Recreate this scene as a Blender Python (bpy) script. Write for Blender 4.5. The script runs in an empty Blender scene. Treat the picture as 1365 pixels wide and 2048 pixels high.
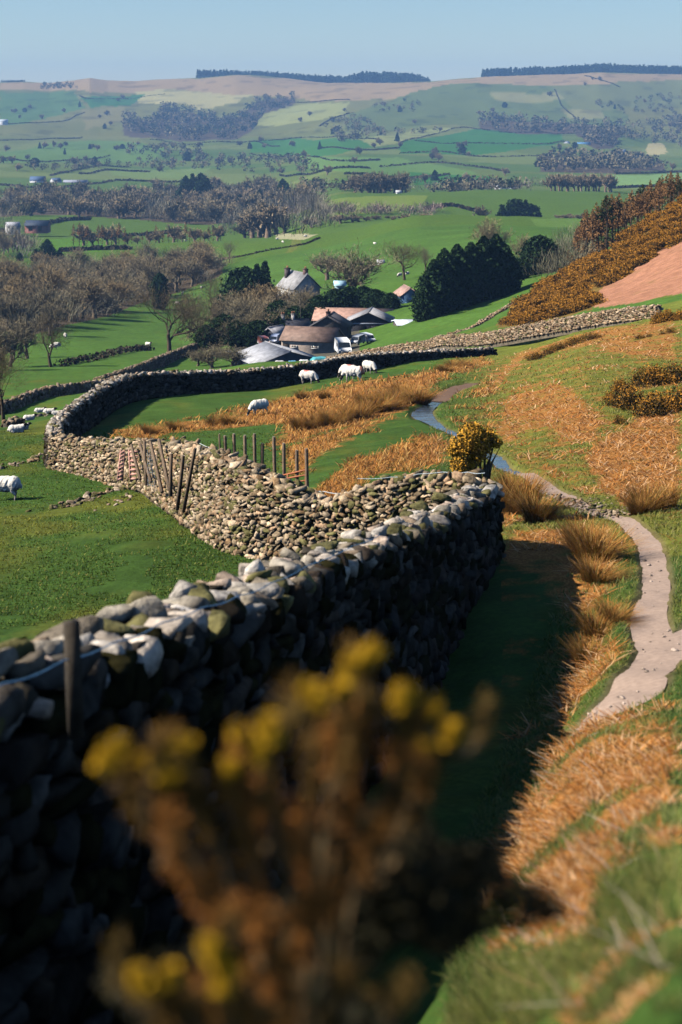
import bpy, math, random
import numpy as np
from mathutils import Vector, Matrix
random.seed(7); rng = np.random.default_rng(7)
SC = bpy.context.scene
COL = SC.collection
F = 60/36*2048.0          # focal length in photograph pixels
UC, VH = 682.5, 200.0     # column of the view axis and row of the horizon
R = math.radians

# ------------------------------------------------------------ terrain table
NL, NA = 1300, 620
LN0, LN1 = math.log(0.5), math.log(5800)
lnD = np.linspace(LN0, LN1, NL)
def pchip(x, y, xq):
    x = np.asarray(x, float); y = np.asarray(y, float)
    h = np.diff(x); dl = np.diff(y, axis=0) / (h if y.ndim == 1 else h[:, None])
    m = np.zeros_like(y)
    a, b = dl[:-1], dl[1:]
    w1 = (2*h[1:]+h[:-1]); w2 = (h[1:]+2*h[:-1])
    if y.ndim > 1: w1 = w1[:, None]; w2 = w2[:, None]
    with np.errstate(divide='ignore', invalid='ignore'):
        mm = (w1+w2)/(w1/a+w2/b)
    m[1:-1] = np.where(a*b > 0, mm, 0.0)
    m[0] = dl[0]; m[-1] = dl[-1]
    i = np.clip(np.searchsorted(x, xq)-1, 0, len(x)-2)
    t = (xq-x[i])/h[i]; hh = h[i]
    if y.ndim > 1: t = t[:, None]; hh = hh[:, None]
    return (y[i]*(2*t**3-3*t**2+1)+hh*m[i]*(t**3-2*t**2+t)+y[i+1]*(-2*t**3+3*t**2)+hh*m[i+1]*(t**3-t**2))
# per column of the photograph: (distance, row the ground has there) - surveyed heights of the valley
COLS = {
 0: [(.5,11000),(1,6700),(2,3600),(4,2750),(7,2330),(9.5,2032),(12,1830),(15,1680),(20,1540),(25,1415),(33,1255),(40,1160),(46,1093),(57,1008),(66,945),(76,900),(85,868),(100,845),(124,826),(146,798),(170,780),(220,748),(260,718),(300,692),(400,620),(520,562),(600,538),(750,502),(900,472),(1000,446),(1120,432),(1300,415),(1500,385),(1700,365),(2000,338),(2400,310),(3000,268),(3500,232),(3900,200),(4300,166),(4600,164),(5000,175),(5800,190)],
 350:[(.5,11000),(1,6500),(2,3500),(4,2650),(7,2200),(9.5,1960),(12.3,1782),(15,1690),(20,1510),(25,1390),(33,1232),(40,1118),(46,1058),(57,984),(70,905),(85,845),(100,792),(125,776),(160,764),(200,750),(225,738),(242,723),(260,712),(330,680),(400,640),(480,600),(560,555),(650,515),(730,486),(800,489),(900,476),(1100,438),(1300,415),(1500,395),(1700,372),(2000,348),(2400,322),(2800,298),(3100,275),(3400,245),(3700,215),(4000,188),(4300,160),(4500,156),(4900,168),(5800,190)],
 520:[(.5,11000),(1,6300),(2,3450),(4,2600),(7,2120),(10,1900),(14,1700),(20,1480),(28,1300),(35,1172),(41,1110),(50,1025),(60,945),(70,893),(85,835),(95,805),(109,772),(130,742),(160,734),(210,726),(240,712),(270,680),(330,630),(400,590),(480,550),(560,515),(640,485),(700,478),(800,480),(900,470),(1100,436),(1300,415),(1500,392),(1700,370),(2000,345),(2400,320),(2800,296),(3100,270),(3400,240),(3700,210),(4000,180),(4250,152),(4400,148),(4800,160),(5800,190)],
 700:[(.5,10500),(1,6000),(2,3400),(3,2850),(5,2380),(7,2050),(9,1900),(11,1790),(14,1662),(20,1440),(25,1330),(30,1250),(36,1160),(41,1090),(50,992),(60,915),(70,860),(85,808),(100,768),(118,740),(150,724),(190,721),(230,704),(260,668),(300,610),(400,550),(500,508),(600,470),(670,457),(720,462),(800,446),(850,437),(950,405),(1050,388),(1100,386),(1200,385),(1500,348),(2000,318),(2500,290),(3000,263),(3300,230),(3600,200),(4000,166),(4300,160),(4600,166),(5800,190)],
 850:[(.5,10500),(1,6000),(2,3300),(3,2600),(5,2180),(7,1960),(9,1820),(12,1650),(16,1500),(20,1405),(25,1310),(32,1190),(38,1100),(46,1010),(57,920),(70,850),(80,808),(100,752),(120,726),(132,718),(160,704),(185,696),(215,672),(250,640),(280,610),(330,560),(400,520),(500,475),(600,438),(660,429),(730,440),(800,440),(850,434),(950,405),(1080,384),(1150,388),(1300,382),(1700,345),(2000,322),(2500,290),(3000,258),(3300,228),(3600,196),(3900,170),(4100,161),(4500,166),(5800,190)],
 1000:[(.5,9500),(1,5400),(2,2900),(3,2350),(5,2040),(8,1821),(12,1622),(18,1432),(25,1278),(33,1141),(40,1048),(48,968),(57,910),(70,845),(85,785),(100,745),(120,716),(145,702),(155,690),(180,660),(220,630),(260,600),(300,562),(350,522),(450,482),(600,440),(650,433),(750,442),(850,432),(1000,395),(1130,378),(1200,381),(1400,372),(1700,345),(2000,325),(2500,290),(2900,262),(3200,240),(3500,205),(3800,170),(4000,158),(4200,152),(4500,160),(5800,190)],
 1180:[(.5,9000),(1,5000),(2,2650),(3,2150),(5,1930),(8,1735),(12,1565),(18,1420),(25,1268),(33,1128),(40,1038),(48,962),(57,890),(70,812),(85,745),(100,702),(120,670),(140,656),(155,643),(175,610),(200,575),(230,532),(250,520),(280,523),(350,512),(500,470),(650,441),(750,437),(850,430),(1000,400),(1100,383),(1200,384),(1400,374),(1700,350),(2000,330),(2500,298),(2900,268),(3200,244),(3500,205),(3800,165),(4000,150),(4200,145),(4500,152),(5800,190)],
 1365:[(.5,8500),(1,4700),(2,2450),(2.8,2048),(5,1800),(8,1640),(12,1508),(18,1390),(25,1250),(33,1110),(40,1020),(50,930),(60,860),(75,775),(95,690),(115,643),(128,628),(150,600),(170,562),(200,485),(230,420),(250,402),(280,415),(350,430),(500,432),(700,425),(1000,402),(1200,388),(1500,362),(2000,338),(2500,310),(3000,275),(3400,235),(3700,190),(4000,152),(4200,145),(4500,152),(5800,190)],
}
ucols = sorted(COLS)
prof = []
for u in ucols:
    d = np.array(COLS[u], float)
    # interpolate the height itself against log distance
    prof.append(pchip(np.log(d[:, 0]), (d[:, 1]-VH), lnD))
prof = np.array(prof)
k = np.hanning(21); k /= k.sum()
def smooth(a):
    p = np.pad(a, ((0, 0), (10, 10)), 'edge'); return np.array([np.convolve(r, k, 'valid') for r in p])
prof = smooth(prof)
ext_u = [-3600, -900]+ucols+[1900, 2600, 5000]
left = prof[0]*1.0
right = prof[-1].copy()
farw = 1/(1+np.exp(-(lnD-math.log(60))*3)); nearw = np.exp(-((lnD-math.log(230))/.5)**2)
r1 = right-70*farw*(1-1/(1+np.exp(-(lnD-math.log(500))*3)))-150*nearw
r2 = right*0.9-60*nearw
allp = np.vstack([left*1.05, left*1.02, prof, r1[None], (r1*.9)[None], (r2*.8)[None]])
AMAX = 1.25
As = np.sinh(np.linspace(-1, 1, NA)*3.2)/np.sinh(3.2)*AMAX
TAB = pchip((np.array(ext_u)-UC)/F, allp, np.clip(As, (ext_u[0]-UC)/F, (ext_u[-1]-UC)/F))   # NA x NL rows-below-horizon
# ridge line of the far fells: humps and saddles
_su = [-400,-20,0,50,100,150,180,215,270,330,395,470,520,600,660,760,860,920,1000,1060,1150,1200,1240,1300,1365,1800]
_sv = [168,166,165,163,166,160,155,161,163,159,156,149,151,160,167,166,163,157,152,150,147,144,146,148,149,150]
_cur = TAB[:, lnD > math.log(3000)].min(1)+VH
_tgt = np.interp(As, (np.array(_su)-UC)/F, _sv)
TAB = TAB+(_tgt-_cur)[:, None]*np.exp(-((lnD-math.log(4200))/.13)**2)[None]
VMIN = np.minimum.accumulate(TAB, axis=1)+VH

def vnoise(x, y, seed=0):
    xi = np.floor(x); yi = np.floor(y); fx = x-xi; fy = y-yi
    fx = fx*fx*fx*(fx*(fx*6-15)+10); fy = fy*fy*fy*(fy*(fy*6-15)+10)
    xi = xi.astype(np.int64); yi = yi.astype(np.int64)
    def h(a, b):
        n = (a*374761393+b*668265263+seed*1442695041) & 0xffffffff
        n = ((n ^ (n >> 13))*1274126177) & 0xffffffff
        return ((n ^ (n >> 16)) & 0xffff)/32767.5-1
    return (h(xi, yi)*(1-fx)+h(xi+1, yi)*fx)*(1-fy)+(h(xi, yi+1)*(1-fx)+h(xi+1, yi+1)*fx)*fy
def fbm(x, y, seed=0, n=3):
    s = 0; a = 1.0; t = 0
    for i in range(n):
        s = s+a*vnoise(x*2**i+i*17.3, y*2**i+i*5.1, seed+i); t += a; a *= .5
    return s/t
def sst(a, b, x):
    t = np.clip((x-a)/(b-a), 0, 1); return t*t*(3-2*t)
def base_rows(A, D):
    ia = np.interp(A, As, np.arange(NA)); il = (np.log(np.maximum(D, .5))-LN0)/(LN1-LN0)*(NL-1)
    i0 = np.clip(ia.astype(int), 0, NA-2); j0 = np.clip(il.astype(int), 0, NL-2)
    fa = np.clip(ia-i0, 0, 1); fl = np.clip(il-j0, 0, 1)
    return (TAB[i0, j0]*(1-fl)+TAB[i0, j0+1]*fl)*(1-fa)+(TAB[i0+1, j0]*(1-fl)+TAB[i0+1, j0+1]*fl)*fa
def height(x, y, detail=True):
    x = np.asarray(x, float); y = np.maximum(np.asarray(y, float), .5)
    z = -base_rows(x/y, y)*y/F
    xw = np.interp(y, [4.6, 9.5, 14.5, 23, 29, 35.2], [-2.75, -1.9, -.99, .455, 1.68, 2.91]); s_ = x-xw
    z = z-.85*(1-sst(1.9, 3.3, s_))*sst(-.6, .1, s_)*sst(3.5, 7, y)*(1-sst(24, 32, y))
    if detail:
        rough = sst(-.02, .05, x/y-(.0 if True else 0))*.0+1
        z = z+.035*fbm(x*1.7, y*1.7, 3)*(1-sst(60, 140, y))
        z = z+.10*fbm(x*.45, y*.45, 5)*sst(3, 12, y)*(1-sst(250, 600, y))*(.35+.65*sst(-4, 3, x))
        z = z+.35*fbm(x/14, y/14, 9)*sst(60, 160, y)
        z = z+1.3*fbm(x/70, y/70, 11)*sst(350, 700, y)
        z = z+9.0*fbm(x/240, y/330, 13)*sst(1500, 2600, y)*(1-.85*sst(3500, 4000, y))
        z = z+4.0*fbm(x/90, y/120, 15)*sst(2200, 2900, y)*(1-.8*sst(3800, 4200, y))
    return z
def hgt(x, y): return float(height(np.array([x]), np.array([y]))[0])
def hit(u, v, dmin=1.0):
    """distance at which the line of sight through photo pixel (u, v) meets the ground"""
    u = np.atleast_1d(np.asarray(u, float)); v = np.atleast_1d(np.asarray(v, float)); out = np.zeros(len(u))
    ia = np.clip(np.round(np.interp((u-UC)/F, As, np.arange(NA))).astype(int), 0, NA-1)
    jm = int((math.log(dmin)-LN0)/(LN1-LN0)*(NL-1))
    for a in np.unique(ia):
        s = ia == a
        row = np.minimum.accumulate(TAB[a, jm:])+VH
        j = np.searchsorted(-row, -v[s]); out[s] = np.exp(lnD[np.clip(j+jm, 0, NL-1)])
    return out
def ux(u, D): return (u-UC)/F*D
def vz(v, D): return -(v-VH)/F*D
def P(u, v, dmin=1.0):
    D = float(hit(u, v, dmin)[0]); x = ux(u, D); return x, D, hgt(x, D)

# ------------------------------------------------------------ mesh helpers
def mk(name, V, Fs, mat, parent=None, col=None, smooth=False, link=True, extra=None):
    """V (n,3); Fs list of int arrays (m,3) or (m,4)"""
    me = bpy.data.meshes.new(name)
    V = np.asarray(V, np.float32)
    Fs = [np.asarray(f, np.int32) for f in Fs if len(f)]
    nl = sum(f.size for f in Fs); nf = sum(len(f) for f in Fs)
    me.vertices.add(len(V)); me.vertices.foreach_set('co', V.ravel())
    me.loops.add(nl); me.polygons.add(nf)
    me.loops.foreach_set('vertex_index', np.concatenate([f.ravel() for f in Fs]))
    tot = np.concatenate([np.full(len(f), f.shape[1], np.int32) for f in Fs])
    me.polygons.foreach_set('loop_start', (np.cumsum(tot)-tot).astype(np.int32))
    me.polygons.foreach_set('loop_total', tot)
    if smooth: me.polygons.foreach_set('use_smooth', np.ones(nf, bool))
    me.update(calc_edges=True)
    if col is not None:
        a = me.color_attributes.new('Col', 'FLOAT_COLOR', 'POINT')
        c = np.ones((len(V), 4), np.float32); c[:, :3] = np.clip(np.asarray(col)[:, :3], 0, 1); a.data.foreach_set('color', c.ravel())
    for k_, arr in (extra or {}).items():
        a = me.attributes.new(k_, 'FLOAT', 'POINT'); a.data.foreach_set('value', np.asarray(arr, np.float32))
    if mat: me.materials.append(mat)
    o = bpy.data.objects.new(name, me)
    if link: COL.objects.link(o)
    if parent: o.parent = parent
    return o
class MB:
    def __init__(s): s.v = []; s.q = []; s.t = []; s.c = []; s.n = 0
    def add(s, V, Q=None, T=None, c=(.5, .5, .5)):
        V = np.asarray(V, float); s.v.append(V)
        if Q is not None and len(Q): s.q.append(np.asarray(Q)+s.n)
        if T is not None and len(T): s.t.append(np.asarray(T)+s.n)
        c = np.asarray(c, float); s.c.append(np.broadcast_to(c, (len(V), 3)).copy() if c.ndim == 1 else c)
        s.n += len(V)
    def box(s, p0, p1, c=(.5, .5, .5), M=None):
        x0, y0, z0 = p0; x1, y1, z1 = p1
        V = np.array([(x0,y0,z0),(x1,y0,z0),(x1,y1,z0),(x0,y1,z0),(x0,y0,z1),(x1,y0,z1),(x1,y1,z1),(x0,y1,z1)], float)
        if M is not None: V = (np.array(M)[:3, :3] @ V.T).T+np.array(M)[:3, 3]
        s.add(V, [(0,3,2,1),(4,5,6,7),(0,1,5,4),(1,2,6,5),(2,3,7,6),(3,0,4,7)], c=c)
    def tube(s, pts, rad, n=6, c=(.5, .5, .5), cap=True):
        pts = np.asarray(pts, float); rad = np.broadcast_to(rad, len(pts)); m = len(pts)
        V = []
        for i in range(m):
            t = pts[min(i+1, m-1)]-pts[max(i-1, 0)]; t = t/(np.linalg.norm(t)+1e-9)
            a = np.array([0, 0, 1.0]) if abs(t[2]) < .9 else np.array([1.0, 0, 0])
            b = np.cross(t, a); b /= np.linalg.norm(b); d = np.cross(t, b)
            for k_ in range(n):
                th = 2*math.pi*k_/n; V.append(pts[i]+rad[i]*(b*math.cos(th)+d*math.sin(th)))
        Q = [(i*n+k_, i*n+(k_+1) % n, (i+1)*n+(k_+1) % n, (i+1)*n+k_) for i in range(m-1) for k_ in range(n)]
        T = []
        if cap:
            V.append(pts[0]); V.append(pts[-1]); a0, a1 = len(V)-2, len(V)-1
            T = [(a0, (k_+1) % n, k_) for k_ in range(n)]+[(a1, (m-1)*n+k_, (m-1)*n+(k_+1) % n) for k_ in range(n)]
        s.add(V, Q, T, c)
    def build(s, name, mat, parent=None, smooth=False, link=True):
        V = np.concatenate(s.v); C = np.concatenate(s.c)
        return mk(name, V, [np.concatenate(s.q) if s.q else [], np.concatenate(s.t) if s.t else []], mat, parent, C, smooth, link)
def tag(o, label=None, cat=None, group=None, kind=None):
    if label: o['label'] = label
    if cat: o['category'] = cat
    if group: o['group'] = group
    if kind: o['kind'] = kind
    return o
def thing(name, loc, label, cat, group=None, rz=0):
    o = bpy.data.objects.new(name, None); COL.objects.link(o); o.location = loc; o.rotation_euler = (0, 0, rz); o.empty_display_size = .2
    return tag(o, label, cat, group)
def copy_tree(o, parent=None):
    c = o.copy(); COL.objects.link(c); c.parent = parent
    for ch in list(o.children): copy_tree(ch, c)
    return c
# blades: curved strips. base (n,3), direction azimuth, lean, length, width
def blades(base, az, lean, length, width, col, curve=.5, tipcol=None):
    n = len(base); base = np.asarray(base, float)
    dx = np.cos(az); dy = np.sin(az); V = np.zeros((n, 6, 3)); wd = np.stack([-dy, dx, np.zeros(n)], 1)
    for i, t in enumerate((0, .5, 1.0)):
        ang = lean+curve*t
        hx = length*t*np.sin(lean+curve*t*.5); hz = length*t*np.cos(lean+curve*t*.5)
        c = base+np.stack([dx*hx, dy*hx, hz], 1); w = (width*(1, .8, .25)[i]/2)[:, None]*wd
        V[:, 2*i] = c-w; V[:, 2*i+1] = c+w
    b = np.arange(n)[:, None]*6
    Q = np.concatenate([b+[0, 1, 3, 2], b+[2, 3, 5, 4]])
    C = np.repeat(np.asarray(col, float)[:, None, :], 6, 1)
    if tipcol is not None: C[:, 4:] = np.asarray(tipcol)[:, None, :]
    else: C[:, :2] *= .8
    return V.reshape(-1, 3), Q, C.reshape(-1, 3)
def leaves(cen, size, col, up=0.0):
    """random oriented quads"""
    n = len(cen); a = rng.normal(size=(n, 3)); a /= np.linalg.norm(a, axis=1)[:, None]
    b = rng.normal(size=(n, 3)); b -= (a*b).sum(1)[:, None]*a; b /= np.linalg.norm(b, axis=1)[:, None]
    s = np.broadcast_to(size, n)[:, None]*.5; e = s*rng.uniform(.35, 1, (n, 1))
    V = np.stack([cen-a*s, cen-b*e, cen+a*s, cen+b*e], 1).reshape(-1, 3)
    Q = np.arange(n*4).reshape(n, 4)
    return V, Q, np.repeat(col, 4, 0)
# ------------------------------------------------------------ materials
def mat_attr(name, rough=.85, spec=.2, nscale=8, namt=.35, bump=0, bscale=30, bdist=.02, trans=0, coords='Object'):
    m = bpy.data.materials.new(name); m.use_nodes = True; nt = m.node_tree; N = nt.nodes; L = nt.links
    b = N['Principled BSDF']; b.inputs['Roughness'].default_value = rough; b.inputs['Specular IOR Level'].default_value = spec
    a = N.new('ShaderNodeAttribute'); a.attribute_name = 'Col'
    tc = N.new('ShaderNodeTexCoord'); n = N.new('ShaderNodeTexNoise'); n.inputs['Scale'].default_value = nscale; n.inputs['Detail'].default_value = 5
    L.new(tc.outputs[coords], n.inputs['Vector'])
    mr = N.new('ShaderNodeMapRange'); mr.inputs[1].default_value = .3; mr.inputs[2].default_value = .7; mr.inputs[3].default_value = 1-namt; mr.inputs[4].default_value = 1+namt
    L.new(n.outputs['Fac'], mr.inputs[0])
    mx = N.new('ShaderNodeMix'); mx.data_type = 'RGBA'; mx.blend_type = 'MULTIPLY'; mx.inputs[0].default_value = 1
    L.new(a.outputs['Color'], mx.inputs[6]); L.new(mr.outputs[0], mx.inputs[7]); L.new(mx.outputs[2], b.inputs['Base Color'])
    if bump:
        n2 = N.new('ShaderNodeTexNoise'); n2.inputs['Scale'].default_value = bscale; n2.inputs['Detail'].default_value = 4
        L.new(tc.outputs[coords], n2.inputs['Vector'])
        bp = N.new('ShaderNodeBump'); bp.inputs['Strength'].default_value = bump; bp.inputs['Distance'].default_value = bdist
        L.new(n2.outputs['Fac'], bp.inputs['Height']); L.new(bp.outputs[0], b.inputs['Normal'])
    if trans:
        t = N.new('ShaderNodeBsdfTranslucent'); ms = N.new('ShaderNodeMixShader'); ms.inputs[0].default_value = trans
        L.new(mx.outputs[2], t.inputs['Color']); L.new(b.outputs[0], ms.inputs[1]); L.new(t.outputs[0], ms.inputs[2]); L.new(ms.outputs[0], N['Material Output'].inputs['Surface'])
    return m
M_stone = mat_attr('dry_stone', .95, .1, 9, .6, .8, 30, .02)
M_stone_shade = mat_attr('dry_stone_shade', 1.0, 0.0, 7, .45, .6, 25, .02)  # sheenless stone for wall faces whose shade is painted into their colour
M_stone_far = mat_attr('dry_stone_far', .9, .2, 3, .4, .5, 12, .04)
M_plant = mat_attr('dry_plant', .8, .15, 3, .25, trans=.25)
M_gorse = mat_attr('gorse_spines', .85, .1, 4, .35)
M_twig = mat_attr('bare_twigs', .9, .1, .5, .3)
M_bark = mat_attr('bark', .95, .1, 6, .4, .5, 12, .05)
M_wood = mat_attr('weathered_wood', .9, .15, 12, .35, .4, 40, .01)
M_metal = mat_attr('rusty_metal', .6, .4, 20, .3)
M_wool = mat_attr('sheep_wool', .95, .05, 14, .12, .5, 35, .03)
M_build = mat_attr('rendered_masonry', .9, .2, 1.2, .3, .4, 5, .05)
M_roof = mat_attr('roof_slates', .7, .3, 1.6, .3, .4, 7, .05)
M_paint = mat_attr('painted_panels', .4, .5, 2, .1)
M_glass = mat_attr('window_glass', .1, .8, 2, .1)
# ------------------------------------------------------------ ground sheet and its land cover
def inpoly(u, v, poly):
    r = np.zeros(u.shape, bool); n = len(poly)
    for i in range(n):
        x1, y1 = poly[i]; x2, y2 = poly[(i+1) % n]
        if y1 == y2: continue
        c = ((y1 > v) != (y2 > v)) & (u < (x2-x1)*(v-y1)/(y2-y1)+x1); r ^= c
    return r
GREEN = np.array((.050, .098, .018)); FGREEN = np.array((.070, .140, .022)); OLIVE = np.array((.145, .135, .022)); BRK = np.array((.40, .175, .06))
BRACKEN = [
 ([(215,862),(330,848),(450,835),(500,820),(600,795),(650,780),(760,765),(830,748),(900,725),(985,708),(990,725),(900,750),(860,775),(850,800),(780,825),(700,850),(640,875),(600,890),(560,905),(520,895),(560,870),(600,855),(520,852),(400,868),(300,884),(215,878)], .95),
 ([(600,1000),(700,925),(780,890),(850,865),(900,878),(900,940),(820,950),(740,960),(690,1010),(640,1040)], .85),
 ([(560,905),(640,875),(740,842),(800,825),(830,818),(800,838),(720,872),(650,900),(600,960)], .9),
 ([(1060,660),(1365,640),(1365,720),(1200,700),(1060,720),(1000,790),(930,800),(1000,730)], .75),
 ([(1000,790),(1130,760),(1220,840),(1180,900),(1060,860),(1000,890),(980,850)], .8),
 ([(1150,900),(1250,850),(1365,780),(1365,1010),(1260,1020),(1200,980)], .9),
 ([(1000,1060),(1230,1050),(1235,1180),(1150,1220),(1000,1120)], .75),
 ([(1130,1180),(1260,1190),(1270,1300),(1130,1410),(1100,1400)], .6),
 ([(950,1640),(1040,1520),(1120,1450),(1365,1440),(1365,1600),(1250,1700),(1160,1780),(1080,1800)], .72),
 ([(1040,1850),(1200,1760),(1230,1950),(1000,2060),(900,2060)], .55),
 ([(1180,1880),(1420,1820),(1420,2100),(1100,2100)], .46),
 ([(1280,1600),(1420,1560),(1420,1780),(1300,1740)], .42),
 ([(1230,1380),(1365,1360),(1365,1440),(1230,1430)], .55),
 ([(880,930),(1060,880),(1200,940),(1200,990),(1060,950),(1000,930)], .5),
]
BAND = [(1000,662),(1100,645),(1180,622),(1195,592),(1240,560),(1300,525),(1420,460),(1420,380),(1365,395),(1250,460),(1180,512),(1130,546),(1070,580),(1030,610)]
PINK = [(1180,618),(1300,598),(1380,585),(1900,560),(1900,380),(1365,470),(1300,520),(1240,556),(1195,580),(1180,600)]
FIELDS = [  # far fields: polygon in photo pixels, colour
 ([(0,168),(150,160),(200,152),(400,158),(480,150),(700,165),(860,165),(1000,150),(1170,146),(1365,148),(1365,175),(1000,170),(900,185),(640,200),(480,190),(330,192),(150,182),(0,180)], (.36,.24,.15)),
 ([(270,185),(340,180),(460,188),(510,190),(470,205),(400,215),(330,207),(280,205)], (.42,.36,.19)),
 ([(505,250),(530,215),(600,205),(700,200),(690,230),(640,245),(560,255)], (.30,.30,.12)),
 ([(160,195),(290,190),(260,215),(180,215)], (.05,.15,.03)),
 ([(0,185),(150,185),(170,215),(40,250),(0,250)], (.09,.16,.045)),
 ([(160,220),(250,215),(250,250),(170,260)], (.22,.19,.08)),
 ([(420,245),(470,235),(460,272),(430,275)], (.32,.17,.10)),
 ([(700,230),(800,190),(900,170),(1000,165),(1150,170),(1260,230),(1240,265),(1000,255),(900,250),(760,265),(690,262)], (.125,.155,.05)),
 ([(980,185),(1120,182),(1180,195),(1000,200)], (.26,.24,.11)),
 ([(1120,215),(1200,210),(1210,235),(1140,235)], (.27,.25,.12)),
 ([(1100,170),(1365,160),(1365,215),(1150,215)], (.17,.18,.07)),
 ([(720,285),(820,262),(910,258),(800,290),(740,300)], (.26,.27,.11)),
 ([(800,290),(960,258),(1120,262),(1130,285),(1000,305),(900,310),(800,310)], (.045,.155,.028)),
 ([(500,288),(700,280),(750,300),(640,315),(500,310)], (.05,.16,.03)),
 ([(560,315),(800,315),(960,345),(780,355),(620,335)], (.13,.22,.055)),
 ([(820,345),(980,350),(990,368),(830,370)], (.045,.16,.03)),
 ([(1215,350),(1365,345),(1365,375),(1225,370)], (.19,.30,.12)),
 ([(600,398),(860,388),(850,405),(780,425),(610,430)], (.17,.22,.045)),
 ([(100,480),(260,460),(200,500),(100,505)], (.09,.19,.02)),
 ([(830,468),(700,480),(650,520),(800,520)], (.10,.17,.02)),
 ([(560,520),(620,430),(600,490)], (.14,.16,.04)),
 ([(1060,440),(1165,440),(1165,470),(1080,455)], (.12,.20,.05)),
 ([(550,470),(640,468),(610,480),(555,478)], (.40,.36,.26)),
 ([(0,560),(30,562),(25,590),(0,592)], (.25,.22,.06)),
 ([(100,285),(200,280),(350,300),(300,320),(120,320),(0,330),(0,300)], (.12,.20,.05)),
 ([(220,340),(420,335),(400,362),(230,352)], (.16,.22,.07)),
 ([(1292,306),(1296,296),(1306,291),(1320,290),(1332,295),(1337,306)], (.46,.38,.22)),
 ([(290,258),(360,262),(300,272)], (.2,.15,.08)),
]
WOODFLOOR = [[(-20,660),(60,668),(130,652),(190,640),(300,600),(380,575),(440,552),(450,528),(380,525),(300,530),(240,545),(120,545),(0,560),(-20,600)],[(-10,436),(100,430),(230,438),(330,445),(420,448),(500,438),(600,422),(640,412),(600,390),(560,382),(500,382),(430,377),(330,382),(250,397),(120,392),(0,395)],[(245,240),(300,245),(330,215),(400,222),(430,240),(480,230),(520,200),(590,195),(590,205),(530,225),(505,262),(470,285),(360,287),(250,270)],[(1090,312),(1230,318),(1330,325),(1330,340),(1230,345),(1080,340)],[(960,240),(1100,245),(1250,268),(1230,295),(1190,300),(1150,270),(960,258)],[(430,590),(620,570),(620,650),(560,665),(420,660)]]
PATH = [(1420,1240,.30),(1365,1268,.30),(1325,1290,.33),(1298,1235,.30),(1312,1180,.26),(1308,1120,.26),(1290,1075,.26),(1255,1045,.24),(1205,1028,.26),(1155,1008,.30),(1110,985,.36),(1080,962,.34),(1050,945,.30)]
PATH2 = [(1150,1412,.30),(1190,1412,.42),(1235,1398,.38),(1290,1340,.34),(1325,1290,.33)]
PATH3 = [(1190,1425,.22),(1260,1424,.2),(1310,1418,.18),(1420,1412,.18)]
STREAM = [(1060,948,.30),(1020,938,.2),(985,912,.26),(955,893,.18),(925,872,.2),(900,860,.2),(868,845,.28),(845,828,.5),(855,812,.4),(880,800,.3)]
MUD = [(880,803,.4),(885,790,.45),(905,778,.5),(930,768,.55),(950,762,.4)]
BROOK = [(1215,1030,.3),(1185,1022,.5),(1150,1010,.55),(1120,1005,.4)]
def world_line(pts, step=.12):
    X = []
    for u, v, w in pts:
        x, d, z = P(u, v); X.append((x, d, w))
    X = np.array(X); s = np.r_[0, np.cumsum(np.hypot(*np.diff(X[:, :2], axis=0).T))]
    sq = np.arange(0, s[-1], step); return pchip(s, X, sq)
LINES = {k_: world_line(v_) for k_, v_ in dict(path=PATH, spur=PATH2, verge=PATH3, stream=STREAM, mud=MUD).items()}
def dist_line(x, y, L):
    """signed margin: distance to the line minus half width (negative inside)"""
    out = np.full(x.shape, 9.0)
    lo = L.min(0)-1.5; hi = L.max(0)+1.5
    s = np.where((x > lo[0]) & (x < hi[0]) & (y > lo[1]) & (y < hi[1]))[0]
    for c in range(0, len(s), 4000):
        i = s[c:c+4000]; d = np.hypot(x[i, None]-L[None, :, 0], y[i, None]-L[None, :, 1])-L[None, :, 2]
        out[i] = d.min(1)
    return out
WA = [(-2300,2500,4.6),(-1150,1900,6.0),(-585,1610,7.5),(0,1318,9.5),(150,1285,10.7),(300,1235,12.3),(450,1185,14.5),(600,1128,18),(750,1073,23),(880,1018,29),(945,985,33),(965,968,35.2)]
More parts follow.
